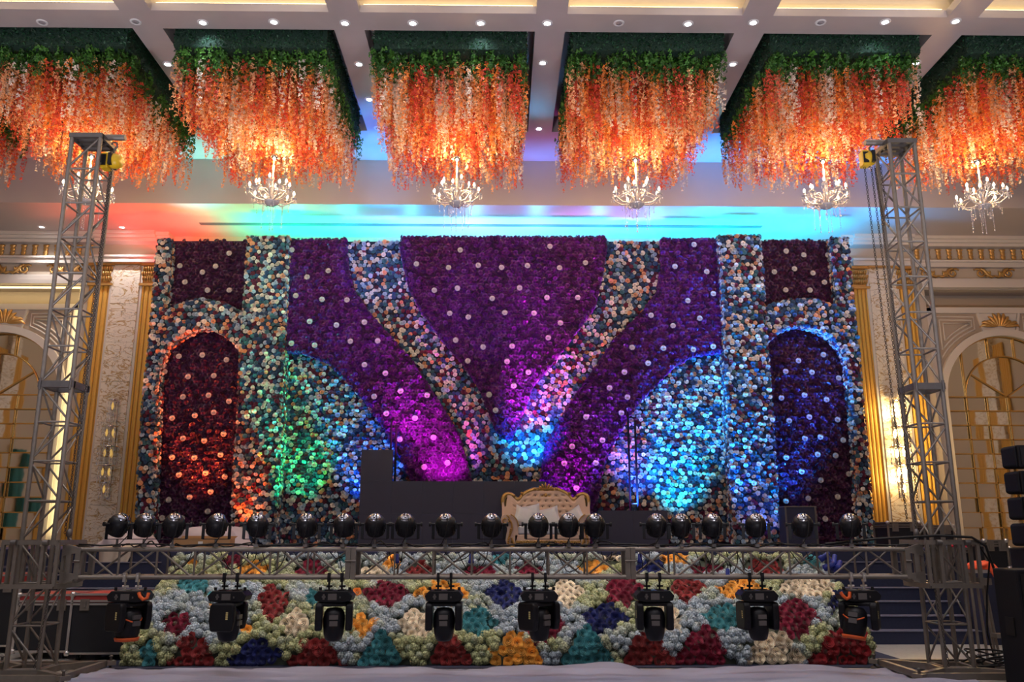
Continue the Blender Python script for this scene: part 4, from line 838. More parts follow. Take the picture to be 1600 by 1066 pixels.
for s, px, py, side, lb in ((1, 176, 252, 'left', 'yellow chain hoist hanging from the arm of the left tower'), (-1, 1360, 248, 'right', 'yellow chain hoist hanging from the arm of the right tower')):
    p = at(px, py, 10.45); t = thing('chain_hoist', lb, 'hoist', p, 0, 'yellow chain hoists'); 
    MB().lathe([(.02, -.10), (.085, -.09), (.10, -.03), (.10, .03), (.085, .09), (.02, .10)], 16, Matrix.Translation((.03*s, 0, 0)) @ Matrix.Rotation(math.pi/2, 4, 'Y') @ Matrix.Scale(.8, 4, (0, 0, 1))).build('gear_housing', M['yellow'], t)
    MB().bb(-.13, -.03, -.07, .07, -.12, .10).build('drum_cover', M['yellow'], t, bevel=.015)
    MB().bb(-.125, -.055, -.08, -.06, -.085, .065).bb(-.02, .025, -.105, .105, -.08, .08).build('side_plate', M['black'], t)
    MB().path([(0, 0, .10), (0, 0, .16), (.04, 0, .20), (.03, 0, .26), (-.02, 0, .27), (-.035, 0, .235)], .013, 6).build('top_hook', M['aludark'], t)
    xr = (tl1 if s > 0 else tr0)+s*.06
    zb_ = 1.6
    a = (p.x, 10.45, p.z-.12); q = links(MB(), a, (xr+s*.04, 10.45, zb_)); 
    stuff(tb(t, 'load_chain', q, 'chain'))
    if s < 0:
        stuff(tb(t, 'hand_chain', links(links(MB(), (p.x+.04, 10.42, p.z-.12), (xr+.0, 10.42, 1.9)), (p.x-.09, 10.45, p.z-.12), (xr-.14, 10.45, 1.75)), 'chain'))
        stuff(tb(t, 'slack_chain', links(links(MB(), (p.x+.07, 10.5, p.z-.12), (p.x+.12, 10.5, p.z-.95)), (p.x+.10, 10.4, p.z-.12), (p.x+.13, 10.4, p.z-1.0)), 'chain'))
    else: stuff(tb(t, 'hand_chain', links(MB(), (p.x-.07, 10.55, p.z-.1), (xr-.06, 10.55, zb_)), 'chain'))
    tb(t, 'lower_hook', MB().lathe([(.01, .08), (.03, .06), (.035, 0), (.01, -.03)], 8, Matrix.Translation((xr+s*.04, 10.45, zb_))).path([(xr+s*.04, 10.45, zb_-.03), (xr+s*.085, 10.45, zb_-.06), (xr+s*.075, 10.45, zb_-.13), (xr+s*.02, 10.45, zb_-.14), (xr, 10.45, zb_-.10)], .013, 6), 'aludark')
    dn = thing('hanging_chain', 'dark chain hanging down to the base of the %s tower' % side, 'chain', (xr+s*.05, 10.2, .15), 0, 'loose chains at the towers')
    stuff(tb(dn, 'chain_links', links(MB(), (xr+s*.02, 10.2, 1.05), (xr-s*.03, 10.15, .13), .011), 'chain'))
# ================================================================== PAR CANS
def par_can():
    t = thing('par_can', '', 'stage light', (0, 0, 0), 0, 'black par cans standing on the top of the truss')
    rot = Matrix.Rotation(R_(36), 4, 'X') @ Matrix.Diagonal((.92, .92, .74, 1))
    MB().lathe([(.09, -.150), (.118, -.155), (.122, -.13), (.118, -.10), (.128, -.06), (.130, .02), (.122, .07), (.105, .105), (.082, .125)], 20, rot).build('housing', M['black'], t)
    g = MB()
    for i in range(16):
        a = 2*math.pi*i/16; g.box((0, 0, 0), (.006, .012, .12), None); vs = g.v[-8:]; mm = rot @ Matrix.Rotation(a, 4, 'Z') @ Matrix.Translation((0, .129, -.03)); g.v[-8:] = [tuple(mm @ Vector(v)) for v in vs]
    stuff(g.build('cooling_fin', M['black'], t))
    cp = MB().lathe([(.082, .125), (.076, .150), (.058, .168), (.03, .176), (.002, .178)], 18, rot).build('rear_cap', M['cap'], t)
    v = MB()
    for dx in (-.018, .018): v.box((dx, 0, .178), (.012, .06, .008))
    v.box((0, -.05, .168), (.03, .02, .01)); v.v = [tuple(rot @ Vector(q)) for q in v.v]; v.build('vent_slot', M['blackm'], cp)
    MB().lathe([(.002, -.148), (.09, -.150), (.09, -.14)], 18, rot).build('lens', M['screen'], t)
    y = MB().bar((-.150, 0, .0), (-.150, 0, -.17), .035, .008).bar((.150, 0, 0), (.150, 0, -.17), .035, .008).bar((-.154, 0, -.172), (.154, 0, -.172), .035, .008)
    y.build('yoke', M['black'], t)
    for q in (-1, 1): MB().tube((q*.13, 0, 0), (q*.185, 0, 0), .014, 8).tube((q*.178, 0, 0), (q*.20, 0, 0), .026, 8).build('knob', M['rubber'], t)
    MB().tube((0, 0, -.17), (0, 0, -.235), .014, 8).bb(-.025, .025, -.04, .04, -.262, -.23).build('clamp', M['aludark'], t)
    c = MB(); c.path([(.03, -.13, .10), (.04, -.17, .02), (.02, -.17, -.12), (-.03, -.10, -.22), (-.08, -.05, -.25)], .006, 5); c.build('power_lead', M['rubber'], t); return t
p0 = par_can()
PX = [(187, 818, 60), (228, 822, 35), (273, 818, 22), (340, 820, 30), (403, 822, 6), (480, 822, 0), (538, 822, -5), (587, 820, 0), (634, 822, 4), (697, 820, -4), (768, 822, 2), (841, 822, 0), (888, 820, 0), (929, 820, 3), (1025, 820, 0), (1063, 822, -4), (1112, 820, 5), (1180, 820, -6), (1253, 820, -8), (1327, 818, -25)]
PLAB = ['first black par can from the left tower, turned sideways on the truss', 'second black par can from the left tower, on the truss before the arch wing', 'third black par can from the left tower, in front of the cardboard box', 'fourth black par can from the left tower, before the pale sack',
 'fifth black par can from the left tower, below the orange lit flower pillar', 'sixth black par can from the left tower, before the mixed flowers', 'seventh black par can from the left tower, just left of the grey screen', 'eighth black par can from the left tower, before the tall screen column',
 'ninth black par can from the left tower, before the grey screen', 'tenth black par can from the left tower, before the middle of the grey screen', 'eleventh black par can from the left, beside the left arm of the sofa', 'twelfth black par can from the left, before the left seat cushion of the sofa',
 'thirteenth black par can from the left, before the right half of the sofa', 'fourteenth black par can from the left, before the right arm of the sofa', 'seventh black par can from the right tower, before the small grey screen', 'sixth black par can from the right tower, at the small screen right edge',
 'fifth black par can from the right, below the cyan lit flowers', 'fourth black par can from the right, before the blue lit flower pillar', 'third black par can from the right, before the dark blue box', 'last black par can toward the right tower, before the arch wing']
PLAB[-3] = 'third black par can from the right, before the blue lit flower pillar'; PLAB[-2] = 'second black par can from the right, before the dark blue box'; PLAB[-4] = 'fourth black par can from the right, below the cyan lit flowers'; PLAB[-5] = 'fifth black par can from the right tower, at the small screen right edge'; PLAB[-6] = 'sixth black par can from the right tower, before the small grey screen'
for i, (px, py, rz) in enumerate(PX):
    o = p0 if i == 0 else copy_tree(p0); p = at(px, py, YF+.02); o.location = (p.x, YF+.0, 1.73); o.rotation_euler = (0, 0, R_(rz)); o['label'] = PLAB[i]
# ================================================================== MOVING HEADS
def moving_head(var):
    t = thing('moving_head_light', '', 'stage light', (0, 0, 0), 0, 'moving head lamps hanging under the truss')
    hook = 'alub' if var == 2 else 'black'
    for x in (-.075, .075):
        MB().path([(x, -.01, .045), (x, -.045, .02), (x, -.045, -.02), (x, -.01, -.05), (x, 0, -.14)], .012, 5).bb(x-.016, x+.016, -.052, .0, -.05, .05).tube((x-.03, 0, -.10), (x+.04, 0, -.10), .014, 6).bb(x-.04, x+.04, -.06, .06, -.145, -.135).build('clamp', M[hook], t)
    b = MB().prism([(-.22, -.20), (-.17, -.145), (.17, -.145), (.22, -.20), (.20, -.255), (.12, -.27), (-.12, -.27), (-.20, -.255)], -.14, .14).build('base_box', M['black'], t, bevel=.008)
    MB().bb(-.055, .045, -.146, -.139, -.245, -.175).build('display', M['screen'], b)
    MB().bb(-.115, -.095, -.146, -.14, -.24, -.18).bb(-.125, -.085, -.146, -.14, -.22, -.20).bb(.075, .09, -.146, -.14, -.225, -.205).build('button', M['aludark'], b)
    for x in (-.17, .17): MB().tube((x, -.02, -.145), (x, -.02, -.11), .018, 8).build('foot', M['rubber'], b)
    if var == 2:
        MB().path([(.15, -.15, -.16), (.17, -.16, -.20), (.21, -.16, -.235), (.25, -.15, -.22), (.26, -.14, -.16)], .02, 6).build('strap', M['orange'], t)
    y = MB(); ap = [(-.12, -.275), (.12, -.275), (.145, -.31), (.150, -.47), (.125, -.585), (-.12, -.585), (-.145, -.47), (-.145, -.31)]
    for q in (-1, 1): y.prism(ap, q*.170-.040, q*.170+.040, 'yz')
    y.bb(-.2, .2, -.11, .11, -.32, -.272); yo = y.build('yoke', M['black'], t, bevel=.02)
    for q in (-1, 1):
        l = MB()
        for i in range(4): l.bb(q*.211-.002, q*.211+.002, -.08, -.055, -.37-.022*i-.016, -.37-.022*i)
        l.build('side_mark', M['label'], yo)
    H = 1.12 if var == 2 else 1
    h = MB().lathe([(.03, -.335), (.085, -.345), (.118, -.39), (.128, -.46), (.125, -.54), (.115, -.62), (.095, -.685), (.07, -.70)], 20, sx=.98*H, sy=1.05*H).build('lamp_head', M['black'], t)
    MB().bb(-.05, .05, -.142*H, -.10, -.46, -.41).bb(-.045, .045, -.145*H, -.10, -.53, -.475).build('rear_panel', M['screen'], h)
    MB().lathe([(.002, -.702), (.07, -.705), (.07, -.70)], 16).build('front_lens', M['screen'], h)
    if var == 2:
        MB().lathe([(.133, -.66), (.136, -.665), (.125, -.70), (.12, -.695)], 20).build('orange_ring', M['orange'], h)
        MB().path([(.135*math.cos(a), .148*math.sin(a), -.46+.03*math.cos(a*2)) for a in [R_(200+14*i) for i in range(10)]], .009, 5).build('orange_stripe', M['orange'], h)
    return t
h1, h2 = moving_head(1), moving_head(2)
HD = [(207, 2, 58, 'large moving head lamp with orange strap nearest the left tower'), (362, 1, 83, 'moving head lamp turned side on, second from the left tower'), (525, 1, 8, 'moving head lamp under the left truss joint, third from the left'),
      (695, 1, 0, 'moving head lamp over the brown-red roses, fourth from the left'), (842, 1, 40, 'moving head lamp turned half away, just right of the yellow rose patch'), (1020, 1, -4, 'moving head lamp right of the right truss joint, before navy roses'),
      (1180, 1, 6, 'moving head lamp above the cream rose patch on the right'), (1338, 2, -30, 'large moving head lamp with orange stripe nearest the right tower')]
used = set()
for px, var, rz, lb in HD:
    src = h1 if var == 1 else h2
    o = src if var not in used else copy_tree(src); used.add(var); p = at(px, 902, YF); o.location = (p.x, YF, ZB); o['label'] = lb
    for c_ in o.children:
        if c_.name.startswith(('yoke', 'lamp_head')): c_.rotation_euler = (0, 0, R_(rz))
    if lb.endswith('right tower'):
        for c_ in o.children:
            if c_.name.startswith('strap'): c_.location.x = -.41
            if c_.name.startswith('lamp_head'): c_.rotation_euler = (R_(-8), R_(6), R_(rz))
# ================================================================== CABLES
def cable(lb, pts, r=.007, m='rubber', grp='black cables on the truss', nm='cable'):
    mb = MB(); mb.path(pts, r, 5); o = mb.build(nm, M[m]); return tag(o, lb, 'cable', grp)
xs = [at(px, 855, YF).x for px, _, _ in PX]
pts = []
for i in range(len(xs)-1):
    for k in range(8):
        t = k/8; x = xs[i]+(xs[i+1]-xs[i])*t; pts.append((x, YF+.06+.03*math.sin(i*2+k), ZT+.038+.012*math.sin(k*1.3+i)+.05*max(0, math.sin(math.pi*t*2+i))*(.4+.6*(i % 2))))
cable('long black cable lying along the top chord of the truss', pts, .008)
pts = [(x, YR-.05+.03*math.sin(x*7), ZT+.04+.02*abs(math.sin(x*3.3))) for x in np.linspace(XL-.3, XR+.5, 140)]
cable('long black cable lying along the rear top chord of the truss', pts, .010)
rr = random.Random(5)
ORD = ords+['twenty-first', 'twenty-second', 'twenty-third', 'twenty-fourth']
for i, px in enumerate((250, 330, 372, 405, 450, 508, 520, 605, 660, 690, 712, 768, 830, 868, 875, 940, 1000, 1090, 1105, 1135, 1150, 1240, 1260, 1345)):
    a = at(px, 862, YF).x; w_ = rr.uniform(.12, .38); dpt = rr.uniform(.12, .30); y = rr.uniform(YF+.04, YR-.04)
    cable('thin black cable loop in the truss, %s from the left' % ORD[i], [(a+w_*t+.02*math.sin(t*9), y, ZT+.02-dpt*(1-(2*t-1)**2)**.8) for t in [k/12 for k in range(13)]], .0055, grp='cable loops sagging inside the truss')
cable('heavy black cable bundle running over the sleeve and down right of the right tower', [(at(1290, 860, 10.4).x, 10.4, ZT+.06), (at(1370, 850, 10.4).x, 10.4, 1.56), (tr0, 10.15, 1.60), (tr1+.05, 10.12, 1.58), (tr1+.22, 10.15, 1.48), (tr1+.33, 10.2, 1.15), (tr1+.40, 10.25, .8), (tr1+.55, 10.3, .4), (tr1+.7, 10.4, .1), (tr1+.5, 10.5, .03)], .016)
cable('second black cable drooping right of the right tower down to the coil', [(tr1+.10, 10.15, 1.56), (tr1+.3, 10.25, 1.3), (tr1+.36, 10.5, .9), (tr1+.42, 10.7, .45), (tr1+.6, 10.9, .06), (tr1+.5, 11.1, .03)], .011)
mb = MB()
for k in range(9):
    cx_, cy_, r_ = tr1+.42+rr.uniform(-.16, .16), 10.85+rr.uniform(-.15, .15), rr.uniform(.2, .36); tx = rr.uniform(.2, .75); ph = rr.random()*6
    mb.path([(cx_+r_*math.cos(a)*1.1, cy_+r_*.7*math.sin(a), .03+tx*r_*.55*(1+math.sin(a+ph))) for a in [2*math.pi*i/22 for i in range(22)]], .011, 5, closed=True)
stuff(tag(mb.build('cable_coil', M['rubber']), 'tangled coil of black cable on the floor between right tower and speaker', 'cable'))
for i, (px, py, lb) in enumerate(((620, 872, 'small blue connector hanging in the truss left of the middle'), (736, 872, 'small blue connector hanging in the truss before the dark red roses'), (1000, 872, 'small blue connector hanging beside the right truss joint'), (1137, 895, 'small blue connector hanging on the bottom chord'))):
    p = at(px, py, 10.45); t = thing('connector', lb, 'connector', p, 0, 'blue cable connectors')
    MB().lathe([(.01, .05), (.024, .04), (.026, -.02), (.034, -.03), (.036, -.06), (.01, -.065)], 10).build('plug_body', M['blue'], t, bevel=0)
    MB().path([(0, 0, .04), (.01, 0, .09), (-.02, .02, .14)], .006, 5).build('plug_lead', M['rubber'], t)
t = thing('connector_bunch', 'bunch of bright blue connectors hanging in the truss near its right end', 'connector', at(1296, 880, 10.45))
for i in range(7):
    q = Vector((rr.uniform(-.14, .16), rr.uniform(-.06, .06), rr.uniform(-.10, .08)))
    MB().lathe([(.01, .07), (.028, .06), (.03, -.02), (.04, -.03), (.042, -.07), (.01, -.075)], 10, Matrix.Translation(q) @ Matrix.Rotation(rr.uniform(-1, 1), 4, 'X') @ Matrix.Rotation(rr.uniform(-.8, .8), 4, 'Y')).build('plug', M['blue'], t)
# ================================================================== SCREENS ON STAGE
YS = 17.15; zd = 1.38
c0, c1, c2 = at(561, 800, YS).x, at(611, 800, YS).x, at(852, 800, YS).x; h1_, h2_ = at(600, 752, YS).z, at(600, 703, YS).z
t = thing('led_screen', 'dark grey L shaped screen wall standing on the stage behind the sofa', 'screen', (c0, YS, zd))
n = 5; xs_ = [c0, c1]+[c1+(c2-c1)*(i+1)/n for i in range(n)]; zm = (zd+h1_)/2
for i in range(len(xs_)-1):
    for za, zb_ in ((zd, zm), (zm, h1_)): tb(t, 'screen_panel', MB().bb(xs_[i]+.001, xs_[i+1]-.001, YS, YS+.08, za+.001, zb_-.001), 'led')
tb(t, 'screen_panel', MB().bb(c0+.001, c1-.001, YS, YS+.08, h1_+.001, h2_), 'led')
tb(t, 'support_frame', MB().bb(c0+.03, c2-.03, YS+.08, YS+.14, zd, h1_-.04), 'ledm')
a, b, hz = at(935, 800, YS).x, at(1043, 800, YS).x, at(1000, 798, YS).z
t = thing('led_screen', 'low dark grey screen standing right of the sofa', 'screen', (a, YS, zd))
for i in range(2): tb(t, 'screen_panel', MB().bb(a+(b-a)*i/2+.001, a+(b-a)*(i+1)/2-.001, YS, YS+.08, zd, hz), 'led')
tb(t, 'support_frame', MB().bb(a+.03, b-.03, YS+.08, YS+.14, zd, hz-.04), 'ledm')
for (pa, pb, pt, lb) in ((609, 617, 656, 'thin dark two-pole ladder stand behind the tall screen column'), (984, 995, 650, 'thin dark two-pole ladder stand behind the low right screen')):
    t = thing('ladder_stand', lb, 'stand', at(pa, 850, YS+.3), 0, 'ladder stands behind the screens'); xa, xb = at(pa, 750, YS+.3).x, at(pb, 750, YS+.3).x; zt = at(pa, pt, YS+.3).z
    for x, dz in ((xa, 0), (xb, -.1)): tb(t, 'pole', MB().tube((x, YS+.3, zd), (x, YS+.3, zt+dz), .022, 8), 'blackm')
    z = zd+.3
    while z < zt-.6: tb(t, 'rung', MB().tube((xa, YS+.3, z), (xb, YS+.3, z), .012, 6), 'aludark'); z += .55
# ================================================================== SOFA
YO = 16.5; oc = at(854.6, 850, YO).x; K = (at(927, 850, YO).x-at(787, 850, YO).x)/1120
sofa = thing('royal_sofa', 'ornate two seat sofa with carved gold frame and buttoned beige back', 'sofa', (oc, YO, zd))
def S(a, b): return ((a-757)*K, max(.0, (920-b)*K))
top = [(245, 520), (222, 420), (205, 340), (222, 275), (268, 252), (320, 262), (352, 300), (390, 328), (432, 318), (458, 275), (500, 240), (560, 212), (620, 192), (665, 200)]
top = top+[(1514-a, b) for a, b in top[::-1]]
def smooth(p, it=2):
    for _ in range(it):
        q = [p[0]]
        for i in range(len(p)-1): a, b = p[i], p[i+1]; q += [(a[0]*.75+b[0]*.25, a[1]*.75+b[1]*.25), (a[0]*.25+b[0]*.75, a[1]*.25+b[1]*.75)]
        p = q+[p[-1]]
    return p
ts = smooth(top); yb_ = lambda z: .18+.16*z
fr = MB().path([(S(a, b)[0], yb_(S(a, b)[1]), S(a, b)[1]) for a, b in ts], .048, 8).build('carved_back_frame', M['sofagold'], sofa)
MB().path([(S(a, b+18)[0]*.965, yb_(S(a, b)[1])-.045, S(a, b+14)[1]-.03) for a, b in ts], .014, 5).build('inner_bead', M['sofadark'], sofa)
# buttoned upholstery
gx, gz = 64, 40; vs = []; fs = []; tp = sorted([(S(a, b+6)) for a, b in ts]); txs = [p[0] for p in tp]; tzs = [p[1] for p in tp]
for j in range(gz+1):
    for i in range(gx+1):
        x = (i/gx-.5)*2*.66*1120*K*.76; zt = np.interp(x, txs, tzs)-.012; z = .42+(zt-.42)*j/gz
        u = x/.135; v = (z-.45)/.105; d = 0
        r_ = round(v); ph = .5*(r_ % 2); du = u-ph-round(u-ph); dv = v-r_; d = math.exp(-(du*du+dv*dv)*26)*.035*(abs(x) < .62 and .55 < z < 1.02)
        fold = .010*(1-min(1, abs(abs(du)-abs(dv))*3)) if abs(x) < .65 and z < 1.02 else 0
        vs.append((x, yb_(z)-.075+d+fold*.5+.02*abs(x)**4, z))
for j in range(gz):
    for i in range(gx): a = j*(gx+1)+i; fs.append((a, a+1, a+gx+2, a+gx+1))
m = MB(); m.add(vs, fs, True); m.build('buttoned_back', M['upholstery'], sofa)
bt = MB()
for r_ in range(1, 6):
    for q in range(-5, 6):
        x = (q+.5*(r_ % 2))*.135; z = .45+.105*r_
        if abs(x) < .6 and z < np.interp(x, txs, tzs)-.08: bt.lathe([(.001, 0), (.010, .002), (.012, .008)], 8, Matrix.Translation((x, yb_(z)-.052, z)) @ Matrix.Rotation(math.pi/2, 4, 'X'))
stuff(bt.build('upholstery_buttons', M['sofadark'], sofa))
bp_ = MB().prism([S(a, b+10) for a, b in ts]+[S(1269, 640), S(245, 640)], .30, .36).build('back_shell', M['sofagold'], sofa)
# crest
cr = MB()
for q in range(-3, 4):
    a = q*.42; r_ = 85-12*abs(q); bx_, bz = S(757, 190); L = r_*K; cr.path([(bx_+.03*q, .33, bz), (bx_+.03*q+L*.6*math.sin(a), .31, bz+L*.6*math.cos(a)), (bx_+.03*q+L*math.sin(a), .32, bz+L*math.cos(a))], .02, 6, rs=[.014, .026, .008])
cr.bb(-.14, .14, .28, .34, S(0, 196)[1], S(0, 184)[1])
for q in (-1, 1):
    cr.path([(S(757+q*118, 195)[0], .33, S(0, 195)[1]), (S(757+q*118, 235)[0], .31, S(0, 235)[1]), (S(757+q*80, 275)[0], .30, S(0, 275)[1]), (0, .29, S(0, 296)[1])], .026, 6)
    cr.path([(q*.02, .3, S(0, 280)[1]), (q*.06, .29, S(0, 250)[1]), (q*.03, .29, S(0, 225)[1]), (q*.08, .3, S(0, 205)[1]), (q*.10, .3, S(0, 215)[1])], .018, 6, rs=[.02, .022, .018, .016, .008])
    for a, b in ((450, 245), (350, 275), (620, 190), (1050-757-293+1057-0, 265)):
        if a > 757: continue
        xx = S(757+q*(757-a), b)[0]; cr.lathe([(.002, .03), (.025, .02), (.03, 0), (.02, -.03)], 8, Matrix.Translation((xx, .27, S(0, b)[1])))
cr.lathe([(.002, .05), (.03, .03), (.04, 0), (.03, -.03), (.002, -.05)], 8, Matrix.Translation((0, .28, S(0, 270)[1]))); cr.build('crest_carving', M['sofagold'], sofa)
# arms
for q in (-1, 1):
    side = MB(); prof_ = [(180, 600), (182, 560), (200, 525), (240, 512), (300, 520), (345, 550), (380, 600), (392, 660), (398, 790), (350, 900), (345, 920), (285, 920), (240, 860), (245, 780), (262, 700), (245, 650), (215, 640), (190, 630)]
    pp = [(q*abs(S(a, b)[0]), S(a, b)[1]) for a, b in smooth(prof_+[prof_[0]], 1)[:-1]]; side.prism(pp, -.40, .20).build('arm', M['upholstery'], sofa, bevel=.02)
    sp_ = [];
    for i in range(20): a = i/19*2.1*math.pi; r_ = (14+46*i/19)*K; sp_.append((q*abs(S(235, 590)[0])+q*r_*math.cos(a+1)*-1, -.43, S(0, 590)[1]+r_*math.sin(a+1)))
    g = MB().path(sp_, .014, 6); g.path([(q*abs(S(a, b)[0]), -.43, S(a, b)[1]) for a, b in smooth([(275, 575), (310, 620), (318, 690), (290, 770), (262, 840), (290, 905), (335, 915), (345, 880), (310, 800)], 2)], .020, 6)
    g.path([(q*abs(S(a, b)[0]), -.42, S(a, b)[1]) for a, b in smooth([(300, 520), (350, 552), (385, 605), (396, 670)], 2)], .012, 6)
    for i in range(9): a, b = 300-i*4, 700+i*20; g.lathe([(.002, .018), (.018, .006), (.02, 0)], 6, Matrix.Translation((q*abs(S(a, b)[0]), -.44, S(a, b)[1])) @ Matrix.Rotation(math.pi/2, 4, 'X'))
    g.build('arm_scroll', M['sofagold'], sofa)
    for yy in (-.36, .18): MB().lathe([(.045, .13), (.05, .10), (.03, .05), (.045, .02), (.04, 0)], 10, Matrix.Translation((q*abs(S(315, 0)[0]), yy, 0))).build('leg', M['sofagold'], sofa)
MB().bb(-.62, .62, -.40, .22, .10, .235).build('seat_base', M['upholstery'], sofa, bevel=.01)
ap = MB(); ap.bb(-.60, .60, -.42, -.38, .085, .125)
for q in (-1, 1):
    for x, r_ in ((.12, .05), (.24, .045), (.37, .05), (.49, .04)):
        ap.path([(q*x+q*r_*(1-i/16)*math.cos(i*.55), -.43, .085+r_*(1-i/16)*math.sin(i*.55)) for i in range(15)], .010, 5)
    ap.path([(0, -.43, .02), (q*.06, -.43, .10), (q*.02, -.43, .13)], .014, 5)
ap.build('carved_apron', M['sofagold'], sofa)
for i, x in enumerate((-.375, 0, .375)): MB().box((x, -.12, .315), (.368, .56, .16)).build('seat_cushion', M['satin'], sofa, bevel=.035)
def pillow(loc, rot, lb):
    m = MB(); n = 10; vs = []; 
    for sgn in (1, -1):
        for j in range(n+1):
            for i in range(n+1):
                u, v = i/n*2-1, j/n*2-1; k = 1-.10*(1-abs(u*v))*0; th = .075*((1-u**4)*(1-v**4))**.55; pin = 1-.10*(1-(u*v)**2)*max(abs(u), abs(v))**3; vs.append((u*.20*pin, sgn*th, v*.20*pin))
    for s_ in (0, 1):
        for j in range(n):
            for i in range(n): a = s_*(n+1)**2+j*(n+1)+i; f = (a, a+1, a+n+2, a+n+1); m.f.append(f if s_ else f[::-1]); m.sm.append(True)
    m.v = vs; o = m.build('throw_pillow', M['satin']); o.location = Vector((oc, YO, zd))+Vector(loc); o.rotation_euler = rot; return tag(o, lb, 'pillow', 'pale satin pillows on the sofa')
pillow((-.43, -.08, .56), (R_(-22), R_(18), R_(12)), 'pale satin pillow leaning in the left corner of the sofa')
pillow((-.30, .03, .60), (R_(-14), R_(-10), 0), 'pale satin pillow behind the left corner pillow of the sofa')
pillow((.05, -.02, .555), (R_(-20), R_(-14), R_(-6)), 'pale satin pillow in the middle of the sofa')
pillow((.52, -.05, .54), (R_(-22), R_(-30), R_(-14)), 'pale satin pillow at the right arm of the sofa')
# ================================================================== FLIGHT CASES, SPEAKERS
def flight_case(name_lb, loc, w_, d, h, rz=0, lid='red', casters=True, grp='black flight cases'):
    t = thing('flight_case', name_lb, 'flight case', loc, rz, grp); z0 = .10 if casters else 0; hl = h*.86
    MB().bb(-w_/2, w_/2, -d/2, d/2, z0, z0+hl-.004).build('case_body', M['blackply'], t)
    L = MB().bb(-w_/2, w_/2, -d/2, d/2, z0+hl, z0+h).build('lid', M['red' if lid == 'red' else 'blackply'], t)
    e = MB(); r_ = .016
    for x in (-w_/2, w_/2):
        for y in (-d/2, d/2): e.bb(x-r_, x+r_, y-r_, y+r_, z0, z0+h)
    for z in (z0, z0+hl-.02, z0+hl+.02, z0+h):
        e.bb(-w_/2, w_/2, -d/2-r_, -d/2+.002, z-.013, z+.013); e.bb(-w_/2, w_/2, d/2-.002, d/2+r_, z-.013, z+.013); e.bb(-w_/2-r_, -w_/2+.002, -d/2, d/2, z-.013, z+.013); e.bb(w_/2-.002, w_/2+r_, -d/2, d/2, z-.013, z+.013)
    e.build('edge_profile', M['alub' if lid == 'red' else 'alu'], t)
    for x in (-w_/2, w_/2):
        for z in (z0, z0+h): MB().lathe([(.03, -.03), (.042, 0), (.03, .03), (.002, .035)], 8, Matrix.Translation((x, -d/2, z))).build('ball_corner', M['alub'], t)
    for x in (-w_*.28, w_*.28): MB().bb(x-.06, x+.06, -d/2-.02, -d/2, z0+hl-.10, z0+hl+.045).bb(x-.02, x+.02, -d/2-.03, -d/2-.02, z0+hl-.06, z0+hl+.02).build('butterfly_latch', M['alu'], t)
    if casters:
        for x in (-w_*.36, w_*.36):
            for y in (-d*.36, d*.36):
                c_ = MB().bb(x-.03, x+.03, y-.04, y+.04, .075, .10).bb(x-.028, x-.02, y-.02, y+.02, .03, .08).bb(x+.02, x+.028, y-.02, y+.02, .03, .08).build('caster', M['alu'], t)
                MB().tube((x-.016, y, .045), (x+.016, y, .045), .045, 14).build('wheel', M['rubber'], c_)
    return t
def fc(lb, pl, pr, Y, h, d=.7, rz=0, z=0, **k):
    a, b = at(pl, 950 if z == 0 else 830, Y).x, at(pr, 950 if z == 0 else 830, Y).x; return flight_case(lb, ((a+b)/2, Y+d/2, z), b-a, d, h, rz, **k)
fc('black flight case with red and silver lid under the first moving head', 112, 206, 11.8, .74, .8)
fc('black flight case with red and silver lid behind the foot of the left tower', 28, 116, 12.0, .72, .75)
fc('black flight case with red striped lid at the left picture edge', -60, 28, 12.6, .95, .8)
fc('dark flight case lying on the right of the stage by the gold panel', 1388, 1438, 16.4, .46, .6, z=zd, lid='b', casters=False, grp='dark cases on the stage right')
fc('wide dark flight case behind the sleeve of the right tower', 1444, 1490, 16.2, .40, .6, z=zd, lid='b', casters=False, grp='dark cases on the stage right')
fc('low dark equipment case under the red cloth', 1478, 1532, 14.0, .30, .6, z=1.1, lid='b', casters=False, grp='dark cases on the stage right')
fc('tall dark case with silver edges right of the red cloth', 1536, 1570, 13.6, .42, .5, z=1.1, lid='b', casters=False, grp='dark cases on the stage right')
fc('dark case at the right edge behind the speaker', 1574, 1640, 13.8, .30, .6, z=1.1, lid='b', casters=False, grp='dark cases on the stage right')
p0_, p1_ = at(1230, 850, 16.9).x, at(1279, 850, 16.9).x; zt = at(1250, 791, 16.9).z
t = thing('equipment_rack', 'dark blue upright equipment box on the stage before the right arch', 'rack', ((p0_+p1_)/2, 17.1, zd)); w_ = (p1_-p0_)/2
MB().bb(-w_, w_, -.2, .2, 0, zt-zd-.02).build('box_body', M['navy'], t); MB().bb(-w_-.01, w_+.01, -.21, .21, zt-zd-.02, zt-zd).build('top_edge', M['alu'], t); MB().bb(-w_-.005, -w_+.03, -.21, -.2, 0, zt-zd-.02).bb(w_-.03, w_+.005, -.21, -.2, 0, zt-zd-.02).build('corner_strip', M['aludark'], t)
